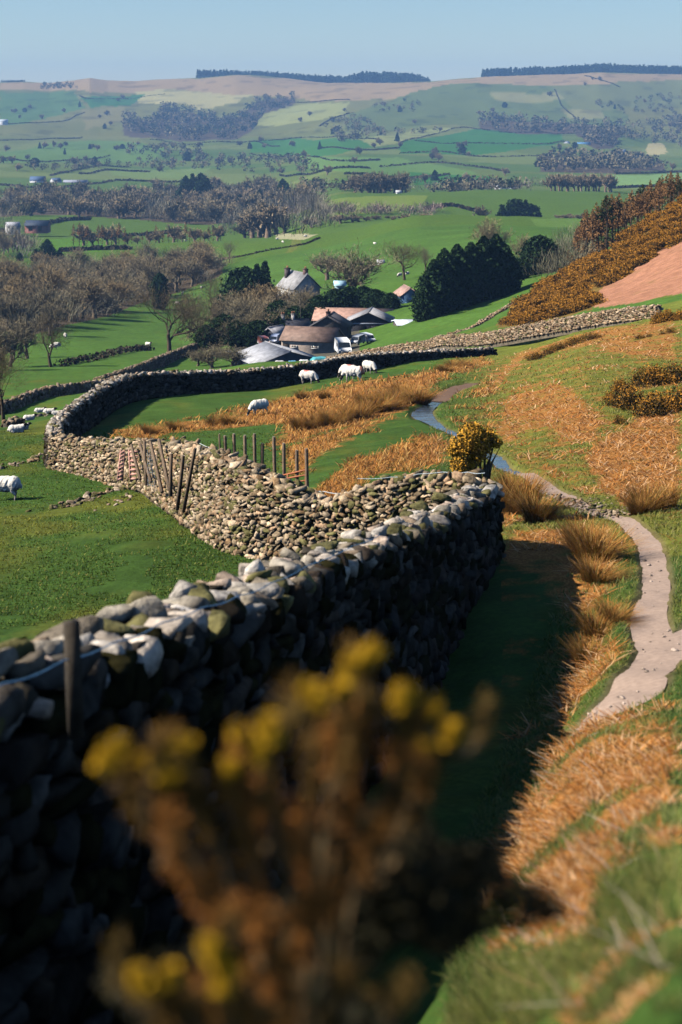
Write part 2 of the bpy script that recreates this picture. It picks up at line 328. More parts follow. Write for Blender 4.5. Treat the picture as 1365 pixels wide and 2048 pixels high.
def landcover(x, y):
    D = y; A = x/y; u = UC+F*A; v = VH+base_rows(A, D)
    n1 = fbm(x/ (.02*D+.6), np.log(D)*22, 21); n2 = fbm(x/(.05*D+1)+9, np.log(D)*9, 31)
    uu = u+14*n1; vv = v+9*n2*np.clip((v-200)/400, .15, 2)
    # near and middle ground
    C = np.where((D > 110)[:, None], FGREEN, GREEN)*np.ones((len(x), 3))
    pt = sst(.05, .6, fbm(x/3.1, y/5.5, 41))[:, None]*(D < 200)[:, None]
    C = C*(1-.55*pt)+OLIVE*.55*pt
    C = C*(1+.25*fbm(x/17, y/17, 51))[:, None]
    B = np.zeros(len(x))
    right = sst(-.1, .35, (uu-850)/500)*(D < 135)*(v < 1100)
    B = np.maximum(B, right*.42)
    B = np.maximum(B, ((uu > 1000) & (D < 40))*.34)
    jit = [(0, 0), (14, 5), (-14, -5), (5, -9), (-6, 9), (20, -3), (-20, 4)]
    for poly, w in BRACKEN:
        m = sum(inpoly(uu+a*1.0, vv+b_*1.0, poly).astype(float) for a, b_ in jit)/len(jit)*(D < 150)*w; B = np.maximum(B, m)
    hill = sst(860, 1010, uu)*(D < 150)*(v < 1110)
    C = C*(1-.6*hill[:, None])+OLIVE*1.35*.6*hill[:, None]
    near = (D < 16)*(uu > 900); C = np.where(near[:, None] > 0, C*.9, C)
    pk = inpoly(uu, vv, PINK) & (D > 128) & (D < 260)
    C[pk] = (.36, .17, .10); B[pk] = 0
    gz = (~pk) & (D > 150) & (D < 330) & inpoly(uu, vv, BAND); C[gz] = (.17, .11, .03); B[gz] = 0
    gf = (D > 128) & (D < 330) & (~pk) & (~gz); B[gf] = 0
    yard = (D > 205) & (D < 300) & (u > 470) & (u < 720); C[yard] = (.11, .10, .075)
    for poly in WOODFLOOR:
        m = inpoly(u+6*n1, v+4*n2, poly) & (D > 240); C[m] = (.085, .062, .04)
    # valley and hills beyond
    far = D > 560
    uf = u+5*fbm(x/80, y/80, 61); vf = v+2.5*fbm(x/60+5, y/60, 63)
    cell = fbm(x/210, y/170, 71, 2)
    base = np.where(cell[:, None] > .12, (.075, .145, .035), np.where(cell[:, None] > -.2, (.10, .155, .04), (.13, .19, .06)))
    hillf = sst(2500, 3300, D)[:, None]; base = base*(1-.6*hillf)+np.array((.17, .165, .06))*.6*hillf
    knoll = (D < 1120)[:, None]; base = np.where(knoll, (.072, .145, .026), base)
    C = np.where(far[:, None], base, C)
    C = np.where(far[:, None], C*np.array((1.05, .92, .72)), C)
    for poly, c in FIELDS:
        m = inpoly(uf, vf, poly) & far; C[m] = np.array(c)*np.array((.86, .9, .7))
    for poly in WOODFLOOR:
        m = inpoly(uf, vf, poly) & far; C[m] = (.085, .062, .04)
    rough = sst(.25, .5, fbm(x/45, y/45, 81))*sst(2300, 2900, D)
    C = C*(1-.35*rough[:, None])
    return C, B
W = []
vs = np.exp(np.linspace(math.log(.75), math.log(5700), 1150))
af = np.linspace(-.225, .225, 620); ac = .225+(np.linspace(0, 1, 36)[1:]**2)*.95
aa = np.concatenate([-ac[::-1], af, ac])
AA, DD = np.meshgrid(aa, vs); gx = (AA*DD).ravel(); gy = DD.ravel()
gz = height(gx, gy); gC, gB = landcover(gx, gy)
dp = np.minimum(np.minimum(dist_line(gx, gy, LINES['path']), dist_line(gx, gy, LINES['spur'])), dist_line(gx, gy, LINES['verge'])+.03)
ds = np.minimum(dist_line(gx, gy, LINES['stream']), dist_line(gx, gy, LINES['mud']))
def carve(x, y):
    a = np.minimum(np.minimum(dist_line(x, y, LINES['path']), dist_line(x, y, LINES['spur'])), dist_line(x, y, LINES['verge'])+.03)
    b = np.minimum(dist_line(x, y, LINES['stream']), dist_line(x, y, LINES['mud']))
    w = .05*fbm(x*2.3, y*2.3, 91)
    return -.09*(1-sst(-.10, .12, a+w*1.6))-.17*(1-sst(-.12, .25, b+w*2))
gz = gz+carve(gx, gy)
gB = gB*sst(.0, .3, np.minimum(dp, ds))
soil = 1-sst(.0, .14, np.minimum(dp, ds)); gC = gC*(1-soil[:, None]*.6)+np.array((.16, .11, .065))*soil[:, None]*.6
nr, nc = len(vs), len(aa); ii = np.arange(nr*nc).reshape(nr, nc)
Q = np.stack([ii[:-1, :-1], ii[:-1, 1:], ii[1:, 1:], ii[1:, :-1]], -1).reshape(-1, 4)
def ground_material():
    m = bpy.data.materials.new('meadow_and_bracken'); m.use_nodes = True; nt = m.node_tree; N = nt.nodes; L = nt.links
    b = N['Principled BSDF']; b.inputs['Roughness'].default_value = .95; b.inputs['Specular IOR Level'].default_value = .05
    a = N.new('ShaderNodeAttribute'); a.attribute_name = 'Col'; br = N.new('ShaderNodeAttribute'); br.attribute_name = 'brk'
    g = N.new('ShaderNodeNewGeometry')
    def noise(scale, det=5, rough=.6, vec=None, dist=0):
        n = N.new('ShaderNodeTexNoise'); n.inputs['Scale'].default_value = scale; n.inputs['Detail'].default_value = det; n.inputs['Roughness'].default_value = rough; n.inputs['Distortion'].default_value = dist
        L.new(vec or g.outputs['Position'], n.inputs['Vector']); return n
    def ramp(fac, lo, hi, a0, a1):
        r = N.new('ShaderNodeMapRange'); r.inputs[1].default_value = lo; r.inputs[2].default_value = hi; r.inputs[3].default_value = a0; r.inputs[4].default_value = a1; L.new(fac, r.inputs[0]); return r.outputs[0]
    def mix(fac, c1, c2, mode='MIX'):
        x = N.new('ShaderNodeMix'); x.data_type = 'RGBA'; x.blend_type = mode
        if isinstance(fac, float): x.inputs[0].default_value = fac
        else: L.new(fac, x.inputs[0])
        for i, c in ((6, c1), (7, c2)):
            if isinstance(c, tuple): x.inputs[i].default_value = (*c, 1)
            else: L.new(c, x.inputs[i])
        return x.outputs[2]
    # turf: large, middle and fine variation
    c = mix(1.0, a.outputs['Color'], ramp(noise(.9, 6).outputs['Fac'], .3, .7, .72, 1.28), 'MULTIPLY')
    c = mix(1.0, c, ramp(noise(9, 4, .7).outputs['Fac'], .25, .75, .6, 1.4), 'MULTIPLY')
    c = mix(ramp(noise(.35, 6, .65).outputs['Fac'], .56, .72, 0, .4), c, (.13, .12, .02))
    # bracken: stretched litter noise
    mp = N.new('ShaderNodeMapping'); mp.inputs['Scale'].default_value = (3.2, 1.2, 2); mp.inputs['Rotation'].default_value = (0, 0, .7); L.new(g.outputs['Position'], mp.inputs[0])
    straw = noise(5.5, 6, .75, mp.outputs[0], 1.2)
    cr = N.new('ShaderNodeValToRGB'); e = cr.color_ramp.elements; e[0].position = .3; e[0].color = (.07, .035, .012, 1); e[1].position = .7; e[1].color = (.56, .30, .15, 1)
    k1 = e.new(.45); k1.color = (.24, .095, .02, 1); k2 = e.new(.56); k2.color = (.44, .20, .055, 1)
    L.new(straw.outputs['Fac'], cr.inputs[0])
    pn = noise(.8, 6, .7)
    ad = N.new('ShaderNodeMath'); ad.operation = 'MULTIPLY_ADD'; L.new(pn.outputs['Fac'], ad.inputs[0]); ad.inputs[1].default_value = 2.4; L.new(br.outputs['Fac'], ad.inputs[2])
    msk = ramp(ad.outputs[0], 1.62, 2.0, 0, 1)
    c = mix(msk, c, cr.outputs[0]); L.new(c, b.inputs['Base Color'])
    bp = N.new('ShaderNodeBump'); bp.inputs['Strength'].default_value = .7; bp.inputs['Distance'].default_value = .066
    L.new(noise(6, 6, .7).outputs['Fac'], bp.inputs['Height']); L.new(bp.outputs[0], b.inputs['Normal'])
    return m
M_ground = ground_material()
tag(mk('ground', np.stack([gx, gy, gz], 1), [Q], M_ground, col=gC, smooth=True, extra={'brk': gB}), kind='structure')

def ribbon(name, L_, mat, lift, colr, wmul=1.0, nacross=9, level=False):
    V = []; n = len(L_); T = np.gradient(L_[:, :2], axis=0); T /= np.linalg.norm(T, axis=1)[:, None]; Nn = np.stack([T[:, 1], -T[:, 0]], 1)
    off = np.linspace(-1, 1, nacross)
    x = L_[:, 0, None]+Nn[:, 0, None]*off*(L_[:, 2, None]*wmul); y = L_[:, 1, None]+Nn[:, 1, None]*off*(L_[:, 2, None]*wmul)
    z = height(x.ravel(), y.ravel()).reshape(x.shape)
    if level: z = np.repeat(z[:, nacross//2][:, None], nacross, 1)*.5+z*.5
    z = z+lift
    i = np.arange(n*nacross).reshape(n, nacross); Qr = np.stack([i[:-1, :-1], i[:-1, 1:], i[1:, 1:], i[1:, :-1]], -1).reshape(-1, 4)
    return tag(mk(name, np.stack([x.ravel(), y.ravel(), z.ravel()], 1), [Qr], mat, col=np.broadcast_to(colr, (n*nacross, 3)), smooth=True), kind='structure')
M_path = mat_attr('trodden_gravel', .95, .05, 14, .16, .25, 70, .008)
def water_material():
    m = bpy.data.materials.new('brook_water'); m.use_nodes = True; nt = m.node_tree; b = nt.nodes['Principled BSDF']
    b.inputs['Base Color'].default_value = (.05, .07, .09, 1); b.inputs['Roughness'].default_value = .12; b.inputs['IOR'].default_value = 1.6; b.inputs['Specular IOR Level'].default_value = 1
    g = nt.nodes.new('ShaderNodeNewGeometry'); n = nt.nodes.new('ShaderNodeTexNoise'); n.inputs['Scale'].default_value = 7; n.inputs['Detail'].default_value = 4; nt.links.new(g.outputs['Position'], n.inputs['Vector'])
    bp = nt.nodes.new('ShaderNodeBump'); bp.inputs['Strength'].default_value = .6; bp.inputs['Distance'].default_value = .03
    nt.links.new(n.outputs['Fac'], bp.inputs['Height']); nt.links.new(bp.outputs[0], b.inputs['Normal']); return m
M_water = water_material()
PC = (.37, .27, .21)
tag(ribbon('path', LINES['path'], M_path, -.055, PC, .95), 'narrow pale gravel footpath winding down the bracken slope')
tag(ribbon('path', LINES['spur'], M_path, -.051, PC, .95), 'pale gravel spur of the footpath ending at the shaded hollow')
tag(ribbon('path', LINES['verge'], M_path, -.059, (.42, .29, .19), 1.3))
tag(ribbon('stream', LINES['stream'], M_water, -.10, (.1, .12, .15), .95, 9, True), 'thin stream glinting blue beside the footpath')
tag(ribbon('muddy_ground', LINES['mud'], M_path, -.10, (.16, .10, .07), 1.3))

# ------------------------------------------------------------ camera, light, air
cam = bpy.data.cameras.new('camera'); co = bpy.data.objects.new('camera', cam); COL.objects.link(co); SC.camera = co
co.location = (0, 0, 0); co.rotation_euler = (R(90), 0, 0)
cam.sensor_fit = 'VERTICAL'; cam.sensor_height = 36; cam.sensor_width = 24; cam.lens = 60; cam.shift_y = -(1024-VH)/2048
cam.clip_start = .05; cam.clip_end = 20000
cam.dof.use_dof = True; cam.dof.focus_distance = 75; cam.dof.aperture_fstop = 2.3
SUN_AZ, SUN_EL = -96.0, 38.0
sd = Vector((math.sin(R(SUN_AZ))*math.cos(R(SUN_EL)), math.cos(R(SUN_AZ))*math.cos(R(SUN_EL)), math.sin(R(SUN_EL))))
sl = bpy.data.lights.new('sun', 'SUN'); sl.energy = 4.5; sl.angle = R(.5); sl.color = (1, .93, .82)
so = bpy.data.objects.new('sun', sl); COL.objects.link(so); so.rotation_euler = sd.to_track_quat('Z', 'Y').to_euler(); so.location = (-30, 10, 40)
w = bpy.data.worlds.new('World'); SC.world = w; w.use_nodes = True; nt = w.node_tree; bg = nt.nodes['Background']
sky = nt.nodes.new('ShaderNodeTexSky'); sky.sky_type = 'NISHITA'; sky.sun_disc = False; sky.sun_elevation = R(SUN_EL); sky.sun_rotation = R(SUN_AZ) % (2*math.pi)
sky.altitude = 300; sky.air_density = 1.0; sky.dust_density = 0; sky.ozone_density = 6
nt.links.new(sky.outputs[0], bg.inputs['Color']); bg.inputs['Strength'].default_value = .066
hz = MB(); hz.box((-7200, -30, -130), (7200, 6100, 130))
hm = bpy.data.materials.new('thin_haze'); hm.use_nodes = True; hn = hm.node_tree; hn.nodes.remove(hn.nodes['Principled BSDF'])
pv = hn.nodes.new('ShaderNodeVolumePrincipled'); pv.inputs['Color'].default_value = (.30, .56, 1.0, 1); pv.inputs['Density'].default_value = HAZE = 1.25e-4; pv.inputs['Anisotropy'].default_value = 0
hn.links.new(pv.outputs[0], hn.nodes['Material Output'].inputs['Volume'])
tag(hz.build('haze', hm), kind='stuff')
SC.view_settings.view_transform = 'Standard'; SC.view_settings.look = 'None'; SC.view_settings.gamma = 1; SC.view_settings.exposure = .82
cy = SC.cycles
cy.use_denoising = True; cy.max_bounces = 6; cy.diffuse_bounces = 0; cy.glossy_bounces = 2; cy.transmission_bounces = 3; cy.transparent_max_bounces = 8; cy.volume_bounces = 0
cy.use_adaptive_sampling = True; cy.adaptive_threshold = .02
# ------------------------------------------------------------ stones and dry stone walls
def cube_sphere(nsub):
    import bmesh
    bm = bmesh.new(); bmesh.ops.create_cube(bm, size=2)
    if nsub: bmesh.ops.subdivide_edges(bm, edges=bm.edges[:], cuts=nsub, use_grid_fill=True)
    V = np.array([v.co[:] for v in bm.verts]); Q_ = np.array([[v.index for v in f.verts] for f in bm.faces]); bm.free(); return V, Q_
SV, SQ = cube_sphere(1)
SV2, SQ2 = cube_sphere(2)
def stone_protos(SV_, n, seed, jag=.22):
    r = np.random.default_rng(seed); out = []
    for i in range(n):
        L_ = np.linalg.norm(SV_, axis=1)[:, None]; V = SV_/L_**.26
        V = V/np.abs(V).max()
        for _ in range(6):      # random planar chips
            d = r.normal(size=3); d /= np.linalg.norm(d); h = r.uniform(.45, .95); pr = V@d; ex = np.maximum(pr-h, 0); V = V-ex[:, None]*d
        V = V+r.normal(size=V.shape)*jag*.3; out.append(V)
    return np.array(out)
PR = stone_protos(SV, 24, 3); PR2 = stone_protos(SV2, 24, 4, .045)
def put_stones(cen, ax, dims, col, protos=PR, quads=SQ, tilt=.15):
    """cen (n,3), ax (n,3) along-wall unit vectors, dims (n,3) half sizes along / across / up"""
    n = len(cen); pi = rng.integers(0, len(protos), n); V = protos[pi]*rng.choice([-1, 1], (n, 1, 3))
    fl = None
    V = V*dims[:, None, :]
    up = np.array([0, 0, 1.0])+rng.normal(size=(n, 3))*tilt; up /= np.linalg.norm(up, axis=1)[:, None]
    ax = ax+rng.normal(size=(n, 3))*tilt; ax -= (ax*up).sum(1)[:, None]*up; ax /= np.linalg.norm(ax, axis=1)[:, None]
    cr = np.cross(up, ax)
    Wd = cen[:, None, :]+V[:, :, 0:1]*ax[:, None, :]+V[:, :, 1:2]*cr[:, None, :]+V[:, :, 2:3]*up[:, None, :]
    m = V.shape[1]; Qd = (np.arange(n)[:, None, None]*m+quads[None]).reshape(-1, 4)
    return Wd.reshape(-1, 3), Qd, np.repeat(col, m, 0)
PALETTE = np.array([(.44,.38,.30),(.56,.47,.38),(.36,.31,.24),(.27,.22,.16),(.50,.38,.29),(.40,.36,.31),(.62,.55,.47),(.33,.24,.16)])
TINT = [np.ones(3)]
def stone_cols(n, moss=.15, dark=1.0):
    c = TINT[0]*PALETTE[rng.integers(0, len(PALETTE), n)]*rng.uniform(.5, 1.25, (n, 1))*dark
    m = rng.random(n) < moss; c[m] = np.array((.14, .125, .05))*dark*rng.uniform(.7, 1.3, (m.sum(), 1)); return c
def wall(name, pts, label, stone=(.26, .15), thick=.62, group=None, sides=(1, -1), cope=(.30, .24), moss=.15, dark=1.0, mat=None, copetilt=.3, taper=.10, copemoss=.08, fine=False, ragged=0.05, copedark=1.0, ftilt=.13, fmat=None):
    """pts: list of (x, y, z_crest, height)"""
    mat = mat or M_stone
    Pn = np.array(pts, float); s = np.r_[0, np.cumsum(np.hypot(*np.diff(Pn[:, :2], axis=0).T))]
    L_ = s[-1]; f = lambda q: pchip(s, Pn, q)
    c0 = f(np.array([0.0]))[0]
    root = thing(name, (c0[0], c0[1], c0[2]-c0[3]), label, 'wall', group); off = np.array(root.location)
    # hearting core
    sq = np.arange(0, L_+.001, max(.3, L_/400)); pp = f(sq); T = np.gradient(pp[:, :2], axis=0); T /= np.linalg.norm(T, axis=1)[:, None]; Nn = np.stack([T[:, 1], -T[:, 0]], 1)
    top = pp[:, 2]-cope[1]*.5; bot = pp[:, 2]-pp[:, 3]-.5
    h = thick*.5-.09
    prof_ = [(h+taper*.8, bot), (h*.85, top), (-h*.85, top), (-h-taper*.8, bot)]
    Vc = np.stack([np.stack([pp[:, 0]+Nn[:, 0]*o_, pp[:, 1]+Nn[:, 1]*o_, z_], 1) for o_, z_ in prof_], 1).reshape(-1, 3)
    i = np.arange(len(sq))[:-1, None]*4
    Qc = np.concatenate([i+[0, 4, 5, 1], i+[1, 5, 6, 2], i+[2, 6, 7, 3]]); e = (len(sq)-1)*4; Qc = np.concatenate([Qc, [[0, 1, 2, 3], [e+3, e+2, e+1, e]]])
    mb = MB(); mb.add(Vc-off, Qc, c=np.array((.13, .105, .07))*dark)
    # faces laid in courses
    for sd_ in sides:
        cen = []; dm = []; axs = []
        hmax = Pn[:, 3].max()+.15; z = -.15
        while z < hmax:
            ch = stone[1]*rng.uniform(.7, 1.25)*(1.25-.4*z/hmax)
            n = int(L_/stone[0]*1.08)+1
            ln = rng.lognormal(0, .35, n)*stone[0]; q = np.cumsum(ln)-ln/2; ok = q < L_; q = q[ok]; ln = ln[ok]
            p = f(q); a = f(np.minimum(q+.1, L_))-f(np.maximum(q-.1, 0)); a = a/np.linalg.norm(a, axis=1)[:, None]; a3 = a[:, :3].copy()
            a3 = a3/np.linalg.norm(a3, axis=1)[:, None]
            nn = np.stack([a3[:, 1], -a3[:, 0]], 1); nn /= np.linalg.norm(nn, axis=1)[:, None]
            frac = np.clip(z/p[:, 3], 0, 1); o_ = (thick*.5+taper*(1-frac)-.07)*sd_+rng.normal(size=len(q))*.025
            c = np.stack([p[:, 0]+nn[:, 0]*o_, p[:, 1]+nn[:, 1]*o_, p[:, 2]-p[:, 3]+z+ch/2+rng.normal(size=len(q))*stone[1]*.12], 1)
            k_ = (z+ch*.6 < p[:, 3]-cope[1]*.45)
            cen.append(c[k_]); axs.append(a3[k_]); dm.append(np.stack([ln*.62, rng.uniform(.10, .15, len(q)), np.full(len(q), ch*.62)*rng.uniform(.75, 1.2, len(q))], 1)[k_])
            z += ch*.98
        cen = np.concatenate(cen); axs = np.concatenate(axs); dm = np.concatenate(dm)
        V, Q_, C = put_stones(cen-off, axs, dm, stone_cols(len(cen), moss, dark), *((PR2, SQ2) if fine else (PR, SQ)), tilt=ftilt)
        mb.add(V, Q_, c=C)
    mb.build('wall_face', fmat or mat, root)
    # cope stones set on edge and tumbled
    cb = MB(); rows = 3 if fine else 2
    for row in range(rows):
        n = int(L_/(cope[0]*.62))+1; ln = rng.lognormal(0, .38, n)*cope[0]*.72; q = np.cumsum(ln)-ln/2; ok = q < L_; q = q[ok]; ln = ln[ok]
        p = f(q); a = f(np.minimum(q+.1, L_))-f(np.maximum(q-.1, 0)); a3 = a[:, :3]/np.linalg.norm(a[:, :3], axis=1)[:, None]
        nn = np.stack([a3[:, 1], -a3[:, 0]], 1)
        o_ = (row-(rows-1)/2)*thick/rows*.95+rng.normal(size=len(q))*.05
        hh = cope[1]*rng.uniform(.6, 1.25, len(q))
        c = np.stack([p[:, 0]+nn[:, 0]*o_, p[:, 1]+nn[:, 1]*o_, p[:, 2]-hh*.5+rng.normal(size=len(q))*ragged], 1)
        V, Q_, C = put_stones(c-off, a3, np.stack([ln*.55, np.full(len(q), thick/rows*.62)*rng.uniform(.8, 1.3, len(q)), hh*.58], 1), stone_cols(len(q), copemoss, 1.08*copedark), *((PR2, SQ2) if fine else (PR, SQ)), tilt=copetilt)
        cb.add(V, Q_, c=C)
    cb.build('coping', mat, root)
    return root
def crest(lst, hts, f_=1.0):
    out = []
    for (u, v, D), h in zip(lst, hts): out.append((ux(u, D), D, vz(v, D), h))
    return out
WA = [(-2300,2500,4.6),(-1150,1900,6.0),(-585,1610,7.5),(0,1318,9.5),(150,1285,10.7),(300,1235,12.3),(450,1185,14.5),(600,1128,18),(750,1073,23),(880,1018,29),(945,985,33),(965,968,35.2)]
wa = crest(WA, [2.3,2.6,2.9,2.95,2.95,2.95,2.9,2.8,2.7,2.4,1.95,1.8])
wall('dry_stone_wall', wa, 'big rugged dry stone wall in the foreground with a black shaded side facing the camera', (.32, .17), .66, cope=(.30, .15), moss=.3, dark=.13, fmat=M_stone_shade, fine=True, copetilt=.24, ragged=.05, copemoss=.2, copedark=.8)  # face stones, both sides, coloured far darker than the coping to paint in shade
WB = [(965,958,35.3),(900,952,36.2),(820,955,37),(735,975,37.8),(655,998,38.6),(575,962,39.6),(500,935,41),(400,897,46),(340,888,52),(300,885,57),(200,880,63),(150,878,65.5),(113,868,67)]
TINT[0] = np.array((.82, .71, .56))
wb = crest(WB, [1.75,1.75,1.8,1.95,2.0,2.05,2.1,1.9,1.65,1.45,1.4,1.5,1.6])
wall('dry_stone_wall', wb, 'sunlit pale dry stone wall running from the kink down to the left edge of the sheep field', (.15, .085), .6, cope=(.20, .15), moss=.22, copetilt=.45, fine=False, ftilt=.3)
TINT[0] = np.ones(3)
WC = [(113,868,67),(108,856,70),(118,840,74),(150,808,82),(200,775,90),(250,752,97),(300,745,100),(400,742,103),(500,738,105),(600,728,108),(700,712,114),(800,704,122),(900,700,130),(985,695,138)]
wc = crest(WC, [1.6,1.5,1.45,1.4,1.35,1.35,1.35,1.3,1.3,1.3,1.15,1.0,.85,.6])
wall('dry_stone_wall', wc, 'long curving dry stone wall behind the grazing sheep, dark side to the field', (.30, .17), .55, dark=.16, fmat=M_stone_shade, copedark=.8, cope=(.28, .2), moss=.15, copetilt=.35)  # shade of the field side put into the face colour; coping stays paler
TINT[0] = np.array((.72, .60, .46))
WE = [(655,715,192),(720,702,186),(790,690,180),(860,680,172),(885,671,166),(960,667,158),(1000,661,152),(1080,645,145),(1180,627,138),(1260,615,132),(1320,611,128)]
wall('dry_stone_wall', crest(WE, [.9,.9,.8,.8,.85,.95,.95,.95,.95,.9,.8]), 'low tan dry stone wall climbing to the right below the gorse slope', (.26, .14), .5, cope=(.26, .15), moss=.1, mat=M_stone_far)
WF = [(900,667,195),(940,655,205),(1000,621,224),(1050,594,244),(1095,576,262),(1120,566,275)]
wall('dry_stone_wall', crest(WF, [1.0,1.05,1.1,1.05,1.0,1.0]), 'dark dry stone wall with a pale top rising from the farm paddock to the gorse slope', (.5, .25), .6, cope=(.5, .25), mat=M_stone_far)
TINT[0] = np.array((.5, .43, .36))
WG = [(195,757,168),(240,742,190),(300,720,220),(345,703,242),(392,686,268)]
wall('dry_stone_wall', crest(WG, [1.3,1.35,1.4,1.4,1.3]), 'dark dry stone wall running diagonally behind the spreading pale trunked tree', (.5, .27), .6, cope=(.5, .3), mat=M_stone_far)
WH = [(-60,822,112),(0,806,124),(60,784,136),(110,771,146),(170,764,156),(235,755,165)]
wall('dry_stone_wall', crest(WH, [1.0]*6), 'low dark dry stone wall crossing the slope at the left edge', (.5, .27), .6, cope=(.5, .3), mat=M_stone_far)
WI = [(12,843,92),(28,838,93),(44,838,94)]
wall('wall_remnant', crest(WI, [.7,.75,.6]), 'short remnant of stone wall beside the dark tree at the left edge', (.35, .2), .5, cope=(.4, .22), dark=.7, mat=M_stone_far)
TINT[0] = np.array((.9, .8, .68))
# fallen rubble lines in the pasture
def rubble(line, n, label, size=.2, spread=.5):
    pts = np.array([P(u, v) for u, v in line]); s = np.linspace(0, 1, n); q = pchip(np.linspace(0, 1, len(pts)), pts, s)
    x = q[:, 0]+rng.normal(size=n)*spread; y = q[:, 1]+rng.normal(size=n)*spread*.7; sz = rng.lognormal(0, .4, n)*size
    c = np.stack([x, y, height(x, y)+sz*.12], 1); ax = rng.normal(size=(n, 3))*[1, 1, .1]; ax /= np.linalg.norm(ax, axis=1)[:, None]
    o0 = c[0].copy(); V, Q_, C = put_stones(c-o0, ax, np.stack([sz, sz*.7, sz*.42], 1), stone_cols(n, .2, .8), tilt=.3)
    o = mk('stone_rubble', V, [Q_], M_stone, col=C); o.location = o0; tag(o, label, 'rubble')
rubble([(115,1018),(165,1003),(200,990),(245,975)], 80, 'line of tumbled stones in the grass below the leaning posts', .10, .22)
rubble([(222,1012),(250,1003),(268,994)], 14, 'short heap of stones in the grass right of the longer stone line', .10, .2)
rubble([(-20,942),(20,933),(60,925),(105,903)], 50, 'thin row of fallen stones reaching the corner of the curved wall', .12, .2)
rubble([(70,832),(90,830),(112,829)], 22, 'scatter of stones in the field beyond the wall corner on the left', .13, .3)
rubble([(1075,1000),(1120,1003),(1170,1010),(1205,1022),(1235,1028),(1265,1030)], 300, 'loose stones where the brook crosses the gravel footpath', .042, .42)
for (u, v, lab, s_) in ((350,1022,'flat grey stone in the grass under the leaning posts',.3),(190,1022,'small lone stone below the tumbled stone line',.16),(57,1024,'small pale stone near the standing sheep',.14)):
    rubble([(u, v), (u+2, v)], 1, lab, s_, 0)
    bpy.data.objects[[o.name for o in COL.objects if o.name.startswith('stone_rubble')][-1]].name = 'stone'
def lone_stone(u, v, D, zoff, size, label):
    V, Q_, C = put_stones(np.zeros((1, 3)), np.array([[.2, 1, 0.]]), np.array([size]), np.array([(.55, .5, .42)]), PR2, SQ2)
    o = mk('stone', V, [Q_], M_stone, col=C); o.location = (ux(u, D), D, vz(v, D)+zoff); tag(o, label, 'stone')
# ------------------------------------------------------------ fence posts, wires, hurdle, gate
def faceD(u):
    P2 = np.array([(ux(a, d), d) for a, b, d in WB]); q = np.concatenate([P2[i]+(P2[i+1]-P2[i])*np.linspace(0, 1, 60)[:, None] for i in range(len(P2)-1)])
    for D in np.arange(36, 70, .1):
        if np.hypot(q[:, 0]-ux(u, D), q[:, 1]-D).min() < .58: return float(D)
    return 60.
def wallD(u): return float(np.interp(u, [c_[0] for c_ in WB][::-1], [c_[2] for c_ in WB][::-1]))
def post_mesh(p0, p1, w, colr=(.17, .12, .08), name='fence_post', label='', group=None, n=4, pointed=False):
    mb = MB(); p0 = np.array(p0, float); p1 = np.array(p1, float); d = p1-p0
    m1 = p0+d*.5+rng.normal(size=3)*.012
    mb.tube([p0*0-d*.12, m1-p0, d*.985, d], [w*.5, w*.48, w*.46, w*.3], n, colr)
    mb.add(*(lambda V: (V, [(0, 1, 2, 3)]))(np.array([(-w*.3, -w*.3, 0), (w*.3, -w*.3, 0), (w*.3, w*.3, 0), (-w*.3, w*.3, 0)])+d), c=np.array((.38, .34, .28)))
    o = mb.build(name, M_wood); o.location = p0; tag(o, label, 'fence post', group); return o
RP = [(443,905,868,46),(458,925,872,46),(475,935,868,46),(494,937,871,45.5),(512,945,868,45),(526,948,887,45),(554,960,874,44.2),(571,960,887,44),(597,975,901,43.4),(618,985,898,42.8)]
ordn = ['thinnest, first', 'second', 'third', 'fourth', 'fifth', 'short sixth', 'tall seventh', 'eighth', 'ninth', 'rightmost']
lean = [-4,-8,-7,-4,-3,-1,-6,-3,-3,-5]
for i, (u, vb, vt, D) in enumerate(RP):
    x = ux(u, D); zt = vz(vt, D); zb = min(hgt(x, D), vz(vb, D))
    post_mesh((x, D, zb), (ux(u+lean[i], D), D+.05, zt), .055 if i == 0 else .10, label='%s of ten upright wooden posts behind the sunlit wall, from the left' % ordn[i], group='posts behind the sunlit wall')
LP = [(279,951,263,889),(293,960,289,883),(322,973,301,883),(337,968,318,878),(342,984,343,907),(356,1008,367,911),(370,1010,391,896),(300,955,280,887)]
ll = ['post leaning left against the sunlit wall beside the red slatted hurdle', 'nearly upright post right of the slatted hurdle', 'long post leaning left in the middle of the leaning bundle', 'tilted post crossing in front of the dark gap in the wall top', 'short upright post holding the wire mesh', 'thin post leaning right left of the last long one', 'longest post leaning right at the right end of the leaning bundle', 'slim post behind the wire mesh leaning left']
for (ub, vb, ut, vt), lab in zip(LP, ll):
    D = faceD(ub)-.25; x = ux(ub, D); Dt = faceD(ut)+.15
    post_mesh((x, D, vz(vb, D)), (ux(ut, Dt), Dt, vz(vt, Dt)), .11, label=lab, group='leaning posts against the sunlit wall')
